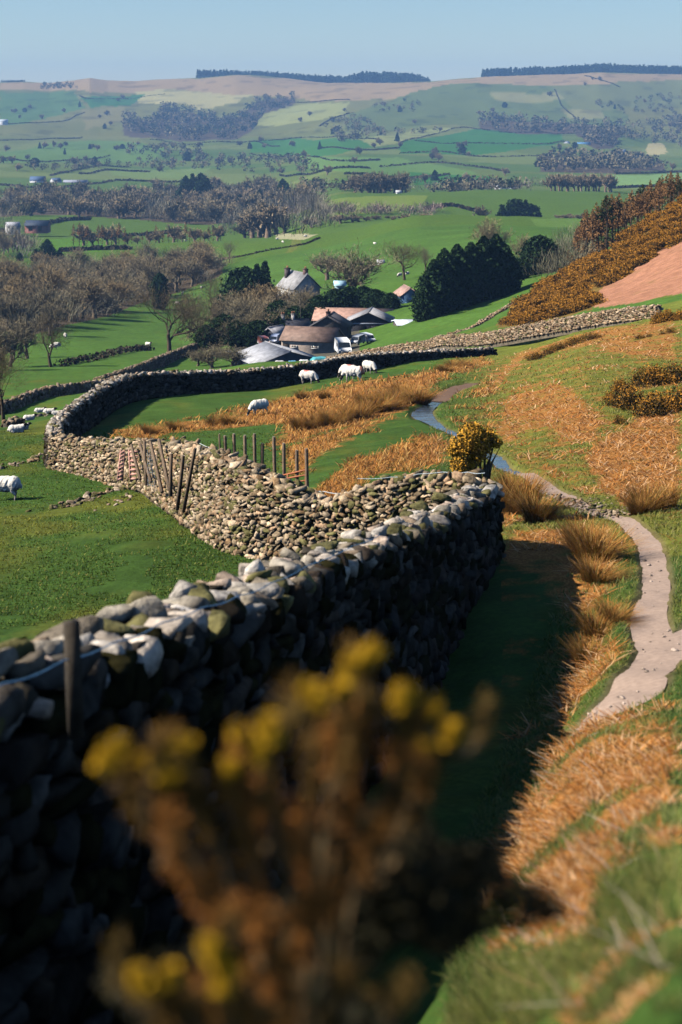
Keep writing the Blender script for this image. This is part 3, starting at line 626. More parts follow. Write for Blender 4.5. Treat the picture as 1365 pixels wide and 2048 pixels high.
# red slatted hurdles (two), leaning on the wall
def hurdle(ub0, ub1, ut0, ut1, vb, vt, D, n, lab, c=(.50,.27,.21)):
    root = thing('slatted_hurdle', (ux(ub0, D), D, vz(vb, D)), lab, 'hurdle'); o0 = np.array(root.location)
    q = lambda u, v, dd=0: np.array((ux(u, D), D+dd, vz(v, D)))-o0
    for a, b in ((ub0, ut0), (ub1, ut1)):
        m = MB(); m.tube([q(a, vb), q(b, vt, .3)], .035, 4, c); m.build('side_rail', M_wood, root)
    m = MB()
    for i in range(n):
        t = (i+.5)/n; m.tube([q(ub0+(ut0-ub0)*t, vb+(vt-vb)*t, .3*t), q(ub1+(ut1-ub1)*t, vb+(vt-vb)*t, .3*t)], .045, 4, np.array(c)*1.3)
    m.build('slats', M_wood, root)
hurdle(236, 245, 240, 247, 962, 904, faceD(236)-.4, 8, 'narrow reddish slatted hurdle leaning on the sunlit wall, the left one')
hurdle(262, 286, 256, 281, 962, 903, faceD(258)-.4, 7, 'wide reddish slatted hurdle among the leaning posts')
# wire mesh between the leaning posts
def mesh_panel():
    root = MB(); D = faceD(298)-.1
    for i in range(15):
        u = 296+i*4.3; root.tube([(ux(u, D), D, vz(905-abs(i-7)*1.0, D)), (ux(u+2, D), D-.2, vz(970+i*.8, D))], .006, 3, (.45, .5, .55), False)
    for j in range(8):
        v = 910+j*8.5; root.tube([(ux(296, D), D, vz(v, D)), (ux(325, D), D-.1, vz(v+3, D)), (ux(358, D), D, vz(v+5, D))], .006, 3, (.45, .5, .55), False)
    tag(root.build('wire_netting', M_metal), 'grey wire netting strung between the leaning posts on the sunlit wall', 'netting')
mesh_panel()
# rusty gate lying behind the wall
gr = thing('metal_gate', (ux(540, 44), 44, vz(972, 44)), 'rusty orange tubular gate standing behind the sunlit wall by the upright posts', 'gate'); g0 = np.array(gr.location)
for j, (va, vb_) in enumerate(((957,940),(963,950),(970,961),(977,972))):
    m = MB(); m.tube([(np.array((ux(538, 44.5), 44.5, vz(va, 44.5)))-g0), (np.array((ux(612, 43), 43, vz(vb_, 43)))-g0)], .022, 5, (.42, .13, .05)); m.build('rail', M_metal, gr)
for (u, va, vb_, D) in ((538,955,984,44.5),(576,947,980,43.7),(612,938,985,43)):
    m = MB(); m.tube([(np.array((ux(u, D), D, vz(va, D)))-g0), (np.array((ux(u, D), D, vz(vb_, D)))-g0)], .024, 5, (.40, .12, .05)); m.build('upright', M_metal, gr)
def wire(pts, r, c, name, lab, mat=None):
    q = np.array([(ux(u, D), D, vz(v, D)) for u, v, D in pts]); qq = pchip(np.linspace(0, 1, len(q)), q, np.linspace(0, 1, 60)); qq[:, 2] -= .02*np.abs(np.sin(np.linspace(0, len(q)*math.pi, 60)))
    m = MB(); m.tube(qq, r, 4, c, False); tag(m.build(name, mat or M_metal), lab, 'wire')
WFd = lambda u: 3.08/(.185-(u-682.5)/3413)
wire([(u_, v_, WFd(u_)) for u_, v_ in ((-140,1415),(20,1362),(150,1312),(260,1272),(360,1230),(450,1200),(520,1175),(600,1138),(700,1094),(760,1070))], .005, (.10, .24, .40), 'fence_wire', 'blue grey wire strung along the shaded side of the foreground wall')
wire([(715,957,37.2),(800,953,36.9),(860,945,36.4),(925,944,35.8),(970,946,35.2)], .006, (.5, .58, .62), 'fence_wire', 'pale wire running along the top of the wall end beside the round gorse')
wire([(400,887,46),(470,915,44),(520,937,42.5),(560,960,41.5),(640,982,39.5),(690,987,38.8)], .010, (.5, .52, .52), 'fence_wire', 'thin wire above the sunlit wall in front of the upright posts')
# post nailed to the foreground wall
D_ = WFd(152)-.08
tmpx = ux(152, D_)
pm = MB(); pm.box((-.036, -.036, 0), (.036, .036, .6), (.05, .04, .03)); o = pm.build('fence_post', M_wood); o.location = (tmpx, D_, vz(1243, D_)-.6); o.rotation_euler = (R(-1), R(-2), R(24)); tag(o, 'squared wooden post fixed to the near foreground wall under the wire', 'fence post')  # post wood darkened to stand for the shade beside the wall
# ------------------------------------------------------------ sheep
def tube_obj(mb, pts, rad, n=10): mb.tube(pts, rad, n)
def ellips(mb, c, r, rot=None, n=14, m=10):
    V = []
    for i in range(m+1):
        th = math.pi*i/m
        for j in range(n):
            ph = 2*math.pi*j/n; V.append((math.sin(th)*math.cos(ph), math.sin(th)*math.sin(ph), math.cos(th)))
    V = np.array(V)*r
    if rot is not None: V = V@np.array(rot.to_matrix()).T
    V = V+np.array(c); Q_ = [(i*n+j, (i+1)*n+j, (i+1)*n+(j+1) % n, i*n+(j+1) % n) for i in range(m) for j in range(n)]
    mb.add(V, Q_)
def sheep_mesh(pose, lamb=False, mark=None, dirty=0.0):
    """faces +x; standing 0.72 m at the back; pose 'graze','stand','lie'"""
    from mathutils import Euler
    mb = MB(); E = lambda a: Euler((0, R(a), 0))
    h = .0 if pose != 'lie' else -.33
    ellips(mb, (-.02, 0, .60+h), (.50, .27, .255)); ellips(mb, (-.30, 0, .60+h), (.27, .275, .265)); ellips(mb, (.26, 0, .58+h), (.27, .25, .27)); ellips(mb, (0, 0, .50+h), (.42, .25, .2))
    if pose == 'graze':
        mb.tube([(.35, 0, .62), (.52, 0, .50), (.64, 0, .33)], [.19, .15, .105], 12); hc = np.array((.70, 0, .20)); ha = 62
    elif pose == 'stand':
        mb.tube([(.33, 0, .62), (.50, 0, .74), (.58, 0, .86)], [.19, .15, .11], 12); hc = np.array((.66, 0, .88)); ha = 25
    else:
        mb.tube([(.33, 0, .32), (.48, 0, .44), (.55, 0, .52)], [.19, .15, .11], 12); hc = np.array((.63, 0, .54)); ha = 20
    ellips(mb, hc, (.15, .075, .085), E(ha)); dx = np.array((math.cos(R(ha)), 0, -math.sin(R(ha))))
    ellips(mb, hc+dx*.12, (.08, .052, .055), E(ha))
    for s in (-1, 1):
        mb.tube([hc-dx*.09+(0, .05*s, .03), hc-dx*.13+(0, .12*s, .03), hc-dx*.12+(0, .17*s, 0)], [.03, .034, .012], 6)
    if pose != 'lie':
        for lx, s, st in ((.30, 1, .03), (.30, -1, -.04), (-.36, 1, -.03), (-.36, -1, .05)):
            if lx > 0: mb.tube([(lx, .13*s, .52), (lx+.01+st*.5, .13*s, .30), (lx+st, .125*s, .16), (lx+st, .125*s, .0)], [.10, .052, .036, .034], 8)
            else: mb.tube([(lx, .14*s, .55), (lx+.05, .14*s, .36), (lx-.05+st, .13*s, .24), (lx-.02+st, .125*s, .10), (lx-.01+st, .125*s, 0)], [.14, .075, .040, .034, .036], 8)
    else:
        for s in (-1, 1): mb.tube([(.28, .16*s, .12), (.45, .18*s, .06), (.36, .2*s, .035)], [.07, .04, .03], 8); mb.tube([(-.3, .2*s, .14), (-.12, .25*s, .06), (-.26, .27*s, .035)], [.1, .05, .03], 8)
    mb.tube([(-.53, 0, .68+h), (-.59, 0, .56+h), (-.60, 0, .42+h)], [.05, .05, .03], 8)
    t = mb.build('tmp', None)
    md = t.modifiers.new('r', 'REMESH'); md.mode = 'VOXEL'; md.voxel_size = .028; md.use_smooth_shade = True
    ms = t.modifiers.new('s', 'SMOOTH'); ms.iterations = 2
    me = bpy.data.meshes.new_from_object(t.evaluated_get(bpy.context.evaluated_depsgraph_get())); me.name = 'sheep_body'
    bpy.data.objects.remove(t)
    n = len(me.vertices); V = np.zeros(n*3, np.float32); me.vertices.foreach_get('co', V); V = V.reshape(-1, 3).astype(float)
    c = np.ones((n, 4)); wool = np.array((.80, .74, .64)); c[:, :3] = wool
    hd = np.linalg.norm((V-hc)*np.array((1, 1, 1)), axis=1); face = hd < .2
    if pose == 'graze': face = face | ((V[:, 0] > .62) & (V[:, 2] < .36))
    muz = (V-hc)@dx
    c[face, :3] = (.045, .038, .032); c[face & (muz > .11), :3] = (.35, .33, .3)
    if pose != 'lie':
        leg = V[:, 2] < .27
        leg = leg & ~((V[:, 0] > .5)); c[leg, :3] = (.42, .38, .32); c[leg & (V[:, 2] < .12), :3] = (.30, .27, .23)
    if lamb: c[face, :3] = (.75, .70, .64)
    if mark is not None:
        mc, rad_, col_ = mark; m = (np.linalg.norm(V-np.array(mc), axis=1) < rad_) & ~face; c[m, :3] = col_
    wl = ~face & (V[:, 2] > .27+h)
    d = fbm(V[:, 0]*16+V[:, 2]*7, V[:, 1]*16+V[:, 2]*9, 5)*.022; nr_ = V-np.array((0, 0, .58+h)); nr_ /= np.linalg.norm(nr_, axis=1)[:, None]+1e-6
    V[wl] += (nr_*d[:, None])[wl]
    c[wl, :3] *= (1+.12*fbm(V[:, 0]*9, V[:, 2]*9+V[:, 1]*5, 8))[wl][:, None]
    V[:, 2] -= V[:, 2].min()
    me.vertices.foreach_set('co', V.astype(np.float32).ravel())
    a = me.color_attributes.new('Col', 'FLOAT_COLOR', 'POINT'); a.data.foreach_set('color', c.astype(np.float32).ravel()); me.materials.clear(); me.materials.append(M_wool)
    me.polygons.foreach_set('use_smooth', np.ones(len(me.polygons), bool)); me.update(); return me
SHM = {'graze': sheep_mesh('graze'), 'stand': sheep_mesh('stand'), 'lie': sheep_mesh('lie'), 'lamb': sheep_mesh('graze', True), 'red': sheep_mesh('graze', mark=((-.46, -.05, .62), .27, (.62, .24, .15))), 'redback': sheep_mesh('graze', mark=((-.1, 0, .92), .2, (.70, .22, .18)))}
GS = 'sheep grazing in the walled fields'
def sheep(kind, u, v, rz, sc, label, dmin=1.0, D=None, cat='sheep', name='sheep'):
    if D is None: x, D, z = P(u, v, dmin)
    else: x = ux(u, D); z = hgt(x, D)
    o = bpy.data.objects.new(name, SHM[kind]); COL.objects.link(o); o.location = (x, D, z-.02); o.rotation_euler = (0, 0, R(rz)); o.scale = (sc, sc, sc)
    tag(o, label, cat, GS); return o
sheep('stand', 10, 1002, 170, 1.0, 'cream sheep standing in the near pasture at the left edge, cut by the frame')
sheep('lamb', 194, 952, 190, .72, 'small white lamb standing against the foot of the sunlit wall', cat='lamb', name='lamb')
sheep('redback', 617, 765, -25, 1.02, 'white sheep with red marked back grazing alone just below the dark wall', D=105.5)
sheep('red', 708, 770, 160, 1.12, 'white sheep with orange red rump patch in front of its neighbour', D=101)
sheep('redback', 698, 763, 140, 1.1, 'white sheep standing right behind the one with the orange rump', D=104)
sheep('graze', 739, 756, -50, .98, 'small grazing sheep rightmost of the group by the dark wall', D=110)
sheep('graze', 519, 832, 215, .92, 'shaggy cream sheep grazing at the edge of the orange bracken', 60)
sheep('lie', 34, 866, 10, .75, 'large white sheep resting below the short wall remnant at far left', 60)
sheep('lie', 46, 861, 30, .6, 'tiny white lamb lying right of the large resting sheep', 60, cat='lamb', name='lamb')
sheep('lie', 59, 841, 15, .62, 'white sheep resting left of the scattered stones', 60)
sheep('lie', 80, 828, 5, .6, 'white sheep lying at the left of a row of three', 60)
sheep('lie', 99, 828, 0, .65, 'white sheep lying in the middle of a row of three', 60)
sheep('lie', 113, 829, -10, .5, 'white sheep lying at the right of a row of three', 60)
sheep('lie', 86, 799, 0, .6, 'white sheep lying under the low dark wall at left', 60)
for i, (u, v) in enumerate([(113,697),(119,694),(131,679),(297,692),(366,590),(403,577),(355,612),(268,482),(275,480),(295,479),(372,482),(555,478),(612,474),(640,532),(800,553),(815,548),(108,700),(750,488),(566,486)]):
    sheep('lie' if i % 2 else 'graze', u, v, rng.uniform(0, 360), 1.15 if v > 600 else 1.1, 'tiny white sheep dot on the green fields beyond the farm walls', 150)
for o in [o for o in COL.objects if o.get('label', '').startswith('tiny white sheep dot')]: o['group'] = 'distant sheep on the valley fields'
# ------------------------------------------------------------ trees
def branch_tree(seed, H=10.0, spread=1.0, levels=5, kids=(4, 4, 4, 4, 3), trunk_r=.028, up=.35, trunk_h=.25, twig=1.0, gnarl=.25, minang=.5):
    """bare deciduous tree: returns (trunk data, crown data); strips for fine twigs, tubes for limbs"""
    r = random.Random(seed); nr = np.random.default_rng(seed)
    tr = MB(); limbs = MB(); sp, sd_, sl_, sw = [], [], [], []
    def rec(p, d, L_, rad, lv):
        n = 4 if lv < 3 else 3; pts = [p]; dd = d
        for i in range(n):
            dd = (dd+Vector(nr.normal(size=3))*gnarl*(1 if lv else .25)+Vector((0, 0, .06 if lv > 1 else 0))).normalized(); pts.append(pts[-1]+dd*L_/n)
        rads = [rad*(1-.45*i/n) for i in range(n+1)]
        if lv <= 2:
            t = tr if lv == 0 else limbs
            t.tube([tuple(q) for q in pts], rads, 7 if lv == 0 else (5 if lv == 1 else 4), BARKC, False)
        else:
            for a, b in zip(pts[:-1], pts[1:]): sp.append(tuple(a)); sd_.append(tuple((b-a).normalized())); sl_.append((b-a).length*1.05); sw.append(rad*1.7)
        if lv >= levels: return
        k_ = kids[lv]
        for j in range(k_):
            t = 1.0 if j == 0 else r.uniform(.35 if lv else .7, 1.0); i = min(int(t*n), n); q = pts[i]
            base = (pts[i]-pts[max(i-1, 0)]).normalized()
            ang = r.uniform(minang*.6, minang*1.5)*spread if j or lv == 0 else r.uniform(.1, .4)
            ax = base.cross(Vector(nr.normal(size=3))).normalized(); nd = Matrix.Rotation(ang, 3, ax) @ base
            nd = (nd+Vector((0, 0, up*(.5 if lv else 1)))).normalized()
            rec(q, nd, L_*r.uniform(.62, .85)*(1.25 if lv == 0 else 1), rads[i]*r.uniform(.5, .72), lv+1)
    BARKC = np.array((.11, .085, .06))
    rec(Vector((0, 0, -.3)), Vector((0, 0, 1)), H*trunk_h+.3, H*trunk_r, 0)
    sp = np.array(sp); sd2 = np.array(sd_); sl2 = np.array(sl_); sw2 = np.maximum(np.array(sw), .012)*twig
    side = np.cross(sd2, nr.normal(size=sd2.shape)); side /= np.linalg.norm(side, axis=1)[:, None]+1e-9
    e = sp+sd2*sl2[:, None]; w_ = side*(sw2/2)[:, None]
    V = np.stack([sp-w_, sp+w_, e+w_*.7, e-w_*.7], 1).reshape(-1, 3); Q_ = np.arange(len(V)).reshape(-1, 4)
    tone = (nr.uniform(.75, 1.3, (len(sp), 1))*np.array((.165, .135, .085)))
    C = np.repeat(tone, 4, 0)
    zmax = V[:, 2].max(); return tr, limbs, V, Q_, C, zmax
def proto_tree(seed, tint=(1, 1, 1), parts=True, **k_):
    tr, li, V, Q_, C, zm = branch_tree(seed, **k_); s = 1.0/zm; tint = np.array(tint)
    if parts:
        t = mk('trunk', np.concatenate(tr.v)*s, [np.concatenate(tr.q)], M_bark, col=np.concatenate(tr.c)*tint, smooth=True, link=False)
        m = MB(); m.add(np.concatenate(li.v), np.concatenate(li.q), c=np.concatenate(li.c)); m.add(V, Q_, c=C)
        c = mk('crown', np.concatenate(m.v)*s, [np.concatenate(m.q)], M_twig, col=np.concatenate(m.c)*tint, link=False)
        return t.data, c.data
    m = MB()
    for b in (tr, li): m.add(np.concatenate(b.v), np.concatenate(b.q), c=np.concatenate(b.c))
    m.add(V, Q_, c=C); o = mk('bare_tree', np.concatenate(m.v)*s, [np.concatenate(m.q)], M_twig, col=np.concatenate(m.c)*tint, link=False); return o.data
def plant_tree(meshes, name, x, y, H, label, cat='tree', group=None, wide=1.0, dz=-.3, z=None, rz=None):
    z = hgt(x, y)+dz if z is None else z; rz = random.uniform(0, 6.28) if rz is None else rz
    if isinstance(meshes, tuple):
        o = thing(name, (x, y, z), label, cat, group, rz); o.scale = (H*wide, H*wide, H)
        for nm, me in zip(('trunk', 'crown'), meshes):
            c = bpy.data.objects.new(nm, me); COL.objects.link(c); c.parent = o
    else:
        o = bpy.data.objects.new(name, meshes); COL.objects.link(o); o.location = (x, y, z); o.rotation_euler = (0, 0, rz); o.scale = (H*wide, H*wide, H); tag(o, label, cat, group)
    return o
HERO = [proto_tree(11, levels=6, kids=(4, 4, 4, 4, 4, 3), spread=1.0, twig=1.15, trunk_h=.24, gnarl=.3, minang=.55, tint=(1, .93, .85)), proto_tree(12, levels=6, kids=(3, 4, 4, 4, 4, 3), spread=1.15, twig=1.15, trunk_h=.22, gnarl=.34, tint=(1, .95, .9)), proto_tree(15, levels=6, kids=(4, 4, 4, 4, 4, 3), spread=.85, twig=.7, trunk_h=.28, gnarl=.2, tint=(1.1, 1.05, .98))]
PALE = proto_tree(21, levels=6, kids=(4, 4, 4, 4, 4, 4), spread=1.1, twig=2.4, trunk_h=.18, tint=(2.1, 2.1, 1.8))
MID = [proto_tree(30+i, levels=5, kids=(4, 4, 5, 5, 4), spread=1.0+.1*(i % 3), twig=2.4, trunk_h=.14, gnarl=.25, tint=np.array(t_)*1.9) for i, t_ in enumerate([(.95, .92, .85), (1.1, 1.05, .98), (.85, .86, .82), (1.15, 1.0, .8)])]
FARB = [proto_tree(50+i, parts=False, levels=4, kids=(5, 5, 5, 6), spread=1.1, twig=5.0, trunk_h=.08, gnarl=.22, tint=np.array(t_)*2.0) for i, t_ in enumerate([(.88, .84, .80), (1.1, 1.0, .92), (.72, .72, .68), (1.2, 1.12, .96)])]
def conifer_mesh(seed, kind='leyland', n=6500, size=.055, c0=(.010, .026, .010), c1=(.035, .07, .02)):
    r = np.random.default_rng(seed); t = r.beta(1.0, 1.25, n)*.97+.02; th = r.uniform(0, 2*math.pi, n)
    if kind == 'leyland': R_ = .27*np.minimum(1, (1-t)*1.9)**.75*(1-.25*np.exp(-t*14))
    elif kind == 'cypress': R_ = .11*np.sin(np.clip(t, 0, 1)*math.pi)**.5*(1-.4*t)
    elif kind == 'round': R_ = .42*np.sqrt(np.clip(1-(2*t-.95)**2, 0.0, 1))
    else: R_ = .24*(1-t)**.85+.01
    lob = 1+.2*np.sin(th*3+seed+t*9)+.2*np.sin(th*7+t*23+seed*2)+.16*np.sin(th*11-t*31)+.14*np.sin(th*19+t*61)
    rr = R_*lob*(r.random(n)**.28); cen = np.stack([np.cos(th)*rr, np.sin(th)*rr, t], 1)
    V, Q_, C = leaves(cen, size*r.uniform(.5, 1.3, n), np.array(c0)+(np.array(c1)-np.array(c0))*r.random((n, 1)))
    m = MB(); m.add(V, Q_, c=C); 
    tk = MB(); tk.tube([(0, 0, -.03), (0, 0, .5), (0, 0, .93)], [.022, .014, .003], 6, (.08, .06, .045))
    return tk.build('trunk', M_bark, link=False).data, m.build('crown', M_gorse, link=False).data
def larch_mesh(seed, col0=(.26, .13, .05), col1=(.44, .23, .09), bare=.35, wid=.17):
    r = np.random.default_rng(seed); tk = MB(); tk.tube([(0, 0, -.05), (.006, 0, .5), (0, .004, .98)], [.016, .011, .002], 6, (.13, .095, .065))
    m = MB(); nb = 90
    B_, Dd, Ll, Ww, Cc = [], [], [], [], []
    for i in range(nb):
        t = bare+(1-bare)*(i+r.random())/nb if i > 14 else r.uniform(.12, bare); a = r.uniform(0, 6.28); L_ = wid*(1-t)**.7*r.uniform(.7, 1.25)/(1-bare)**.5
        if i <= 14: L_ *= .7
        p = np.array((0, 0, t)); d = np.array((math.cos(a), math.sin(a), r.uniform(-.1, .35)))
        B_.append(p); Dd.append(d); Ll.append(L_); Ww.append(.006); Cc.append((.14, .09, .05))
        for k_ in range(12 if i > 14 else 3):
            q = p+d*L_*r.uniform(.25, 1); dd = d*.5+r.normal(size=3)*.6; dd[2] -= .25; B_.append(q); Dd.append(dd/np.linalg.norm(dd)); Ll.append(L_*r.uniform(.2, .45)); Ww.append(.015); Cc.append(np.array(col0)+(np.array(col1)-np.array(col0))*r.random())
    B_ = np.array(B_); Dd = np.array(Dd); Dd /= np.linalg.norm(Dd, axis=1)[:, None]; Ll = np.array(Ll)[:, None]; side = np.cross(Dd, r.normal(size=Dd.shape)); side /= np.linalg.norm(side, axis=1)[:, None]; w_ = side*np.array(Ww)[:, None]/2; E_ = B_+Dd*Ll
    V = np.stack([B_-w_, B_+w_, E_+w_*.5, E_-w_*.5], 1).reshape(-1, 3); m.add(V, np.arange(len(V)).reshape(-1, 4), c=np.repeat(np.array(Cc), 4, 0))
    return tk.build('trunk', M_bark, link=False).data, m.build('crown', M_twig, link=False).data
CON = [conifer_mesh(1), conifer_mesh(2), conifer_mesh(3)]; CYP = conifer_mesh(5, 'cypress', 2500, .05); FIR = [conifer_mesh(6, 'fir', 4000, .06), conifer_mesh(7, 'fir', 4000, .06)]
RND = [conifer_mesh(8, 'round', 6500, .075, (.014, .035, .014), (.035, .065, .02)), conifer_mesh(9, 'round', 6500, .075)]
LAR = [larch_mesh(i) for i in (1, 2, 3)]; PINE = [larch_mesh(7, (.02, .04, .015), (.07, .08, .03), .5, .24)]
def single(pair, name):
    """trunk and crown of a far, tiny tree as one mesh"""
    m = MB()
    for me in pair:
        n = len(me.vertices); V = np.zeros(n*3, np.float32); me.vertices.foreach_get('co', V); q = len(me.polygons)
        c = np.zeros(n*4, np.float32); me.color_attributes['Col'].data.foreach_get('color', c)
        F4 = [p.vertices[:] for p in me.polygons if len(p.vertices) == 4]; F3 = [p.vertices[:] for p in me.polygons if len(p.vertices) == 3]
        m.add(V.reshape(-1, 3), F4, F3, c.reshape(-1, 4)[:, :3])
    return m.build(name, M_twig, link=False).data
CONF = [single(conifer_mesh(31, 'leyland', 900, .13), 'conifer'), single(conifer_mesh(32, 'fir', 800, .13), 'conifer'), single(conifer_mesh(33, 'round', 900, .17), 'evergreen_tree')]
LARF = [single(LAR[0], 'larch_tree'), single(LAR[2], 'larch_tree')]
def tree_px(meshes, name, u, vb, vt, D, label, cat='tree', group=None, wide=1.0, rz=None):
    """a tree whose foot stands at distance D in the direction of column u; height from its top row vt"""
    x = ux(u, D); z = hgt(x, D)-.3; H = vz(vt, D)-z
    return plant_tree(meshes, name, x, D, max(H, 1.5), label, cat, group, wide, z=z, rz=rz)
# single trees around the farm
tree_px(HERO[0], 'bare_tree', 340, 715, 552, 255, 'large spreading bare tree with pale forked trunk standing right of the diagonal wall', wide=1.1, rz=.4)
tree_px(HERO[1], 'bare_tree', 103, 720, 618, 238, 'dark trunked bare tree standing in front of the left woods', wide=1.0)
tree_px(HERO[0], 'bare_tree', 8, 865, 665, 104, 'gnarled bare tree cut by the left edge beside the wall remnant', wide=.85, rz=2.2)
tree_px(HERO[0], 'bare_tree', 396, 665, 566, 285, 'dark leaning bare tree behind the pale trunked one', wide=.75, rz=3)
tree_px(HERO[2], 'bare_tree', 428, 600, 530, 345, 'slim pale grey bare tree in the field above the farm', wide=.8)
tree_px(HERO[2], 'bare_tree', 459, 530, 478, 575, 'small pale bare tree alone on the green ridge', wide=1.0)
tree_px(HERO[0], 'bare_tree', 810, 567, 470, 340, 'tall spreading bare oak standing alone behind the pink roofed shed', wide=1.15, rz=1.2)
tree_px(HERO[1], 'bare_tree', 852, 560, 490, 360, 'smaller bare tree right of the lone oak', wide=1.0)
tree_px(MID[2], 'bare_tree', 715, 590, 476, 305, 'broad rounded bare tree with dense twigs behind the farm hedge', wide=1.35)
tree_px(MID[1], 'bare_tree', 655, 560, 492, 400, 'low brown bare tree left of the dense rounded tree', wide=1.4)
tree_px(PALE, 'bare_tree', 985, 560, 428, 350, 'whitish bare tree towering behind the dark conifers', wide=1.15)
tree_px(PALE, 'bare_tree', 1048, 560, 462, 340, 'whitish bare tree half hidden by the round dark evergreen', wide=1.1)
for i, (u, vb, vt, D, k_) in enumerate([(851,655,560,252,0),(868,652,518,256,1),(890,650,497,260,2),(915,648,488,262,0),(942,642,484,264,1),(968,636,472,266,2),(993,630,468,268,0),(1012,620,488,270,1)]):
    tree_px(CON[k_], 'conifer', u, vb, vt, D, ['lowest leftmost conifer of the dark row beside the pale yard', 'second conifer of the dark row', 'third conifer of the dark row', 'fourth conifer of the dark row', 'fifth conifer of the dark row', 'sixth, tall pointed conifer of the dark row', 'tallest conifer of the dark row, near its right end', 'rightmost conifer of the dark row by the gorse slope'][i]+' behind the farm', 'conifer', 'dark conifer row behind the farm', wide=1.0)
tree_px(RND[0], 'evergreen_tree', 1080, 545, 470, 300, 'round dark evergreen tree behind the gorse slope', wide=1.05)
tree_px(RND[1], 'evergreen_tree', 1042, 580, 520, 295, 'lower dark evergreen filling the gap left of the round one', wide=1.0)
tree_px(CYP, 'cypress', 514, 560, 527, 340, 'left and shorter of two dark narrow cypresses near the white house', 'conifer', wide=1.3)
tree_px(CYP, 'cypress', 530, 560, 521, 338, 'right and taller of two dark narrow cypresses near the white house', 'conifer', wide=1.3)
tree_px(RND[0], 'evergreen_tree', 490, 580, 533, 335, 'brownish rounded evergreen left of the two cypresses', wide=1.0)
for u, vt, D, h_, lab in ((640, 590, 285, 1, 'dark laurel bush below the white house gable'), (672, 577, 288, 1, 'dark evergreen bush left in the farm hedge'), (700, 572, 290, 1, 'dark evergreen bush in the middle of the farm hedge'), (728, 572, 290, 1, 'dark evergreen bush right in the farm hedge'), (752, 578, 286, 1, 'dark evergreen bush at the right end of the farm hedge'), (782, 585, 284, 1, 'dark evergreen bush beside the blue shed')):
    tree_px(RND[h_], 'evergreen_bush', u, 0, vt, D, lab, 'bush', 'evergreen hedge behind the barns', wide=1.15)
for i, (u, vt, D, k_) in enumerate([(432,585,290,0),(452,590,285,2),(470,572,292,0),(486,580,280,2),(505,575,290,1),(520,560,300,3),(540,572,296,1),(556,560,300,3),(500,610,262,2),(525,612,262,0),(470,622,262,2),(548,608,266,2),(600,572,285,2),(622,565,290,0),(575,592,272,2)]):
    tree_px(MID[k_], 'bare_tree', u, 0, vt, D, 'brown bare tree in the dark cluster left of and around the white house', group='bare trees clustered around the farmhouse', wide=1.15)
for u, vt, D, lab in ((447, 628, 272, 'dark ivy covered bush left in the farm thicket'), (478, 640, 262, 'dark green bush low in the farm thicket'), (515, 640, 258, 'dark holly bush beside the slate roofed cottages'), (545, 625, 262, 'dark holly bush right in the farm thicket'), (590, 612, 270, 'dark evergreen bush beneath the white house'), (415, 650, 270, 'small dark evergreen beside the leaning bare tree'), (560, 600, 285, 'dark evergreen bush left of the white house wall')):
    tree_px(RND[1], 'evergreen_bush', u, 0, vt, D, lab, 'bush', wide=1.1)
for u, vt, D, w_, lab in ((425, 678, 215, 1.9, 'low thorny bare bush left of the grey roofed shed'), (462, 682, 212, 1.8, 'low thorny bare bush touching the grey roofed shed'), (395, 690, 225, 1.6, 'small thorny bush right of the spreading tree')):
    tree_px(MID[2], 'thorn_bush', u, 0, vt, D, lab, 'bush', wide=w_)
# woods on the left slope
def cap(D, u, vt): return vt
def scatter(poly, n, dmin, seed, mind=0):
    r = np.random.default_rng(seed); us = [p[0] for p in poly]; vs_ = [p[1] for p in poly]; out = []; tries = 0
    while len(out) < n and tries < n*60:
        tries += 1
        u, v = r.uniform(min(us), max(us)), r.uniform(min(vs_), max(vs_))
        if not inpoly(np.array([u]), np.array([v]), poly)[0]: continue
        if any(abs(u-a)*1.0+abs(v-b)*2 < mind for a, b, _ in out): continue
        out.append((u, v, float(hit(u, v, dmin)[0])))
    return sorted(out, key=lambda q: q[2])
BW3 = [(.22, .20, .13), (.17, .155, .10), (.28, .25, .18), (.20, .16, .10), (.10, .11, .05)]
def brush(poly, n, H, name, label, cols, seed, dmin=200, per=260, wdt=.07, wide=.8):
    r = np.random.default_rng(seed); VV, QQ, CC = [], [], []; k_ = 0
    for u, v, D in scatter(poly, n, dmin, seed):
        x = ux(u, D); h = H*r.uniform(.6, 1.15); m = per; a = r.uniform(0, 6.28, m); rad = h*wide*.5*np.sqrt(r.random(m)); bx = x+np.cos(a)*rad; by = D+np.sin(a)*rad
        z0 = hgt(x, D); t = r.random(m)**.7; base = np.stack([bx, by, z0-.3+t*h*.75*np.sqrt(np.clip(1-(rad/(h*wide*.55))**2, .05, 1))], 1)
        c = np.array(cols[r.integers(0, len(cols))])*r.uniform(.6, 1.35, (m, 1)); V, Q_, C = blades(base, a+r.normal(0, .5, m), r.uniform(0, 1.0, m), h*r.uniform(.15, .38, m), wdt*r.uniform(.6, 1.5, m), c, curve=.4)
        VV.append(V); QQ.append(Q_+k_); CC.append(C); k_ += len(V)
    return tag(mk(name, np.concatenate(VV), [np.concatenate(QQ)], M_twig, col=np.concatenate(CC)), label, 'undergrowth', kind='stuff')
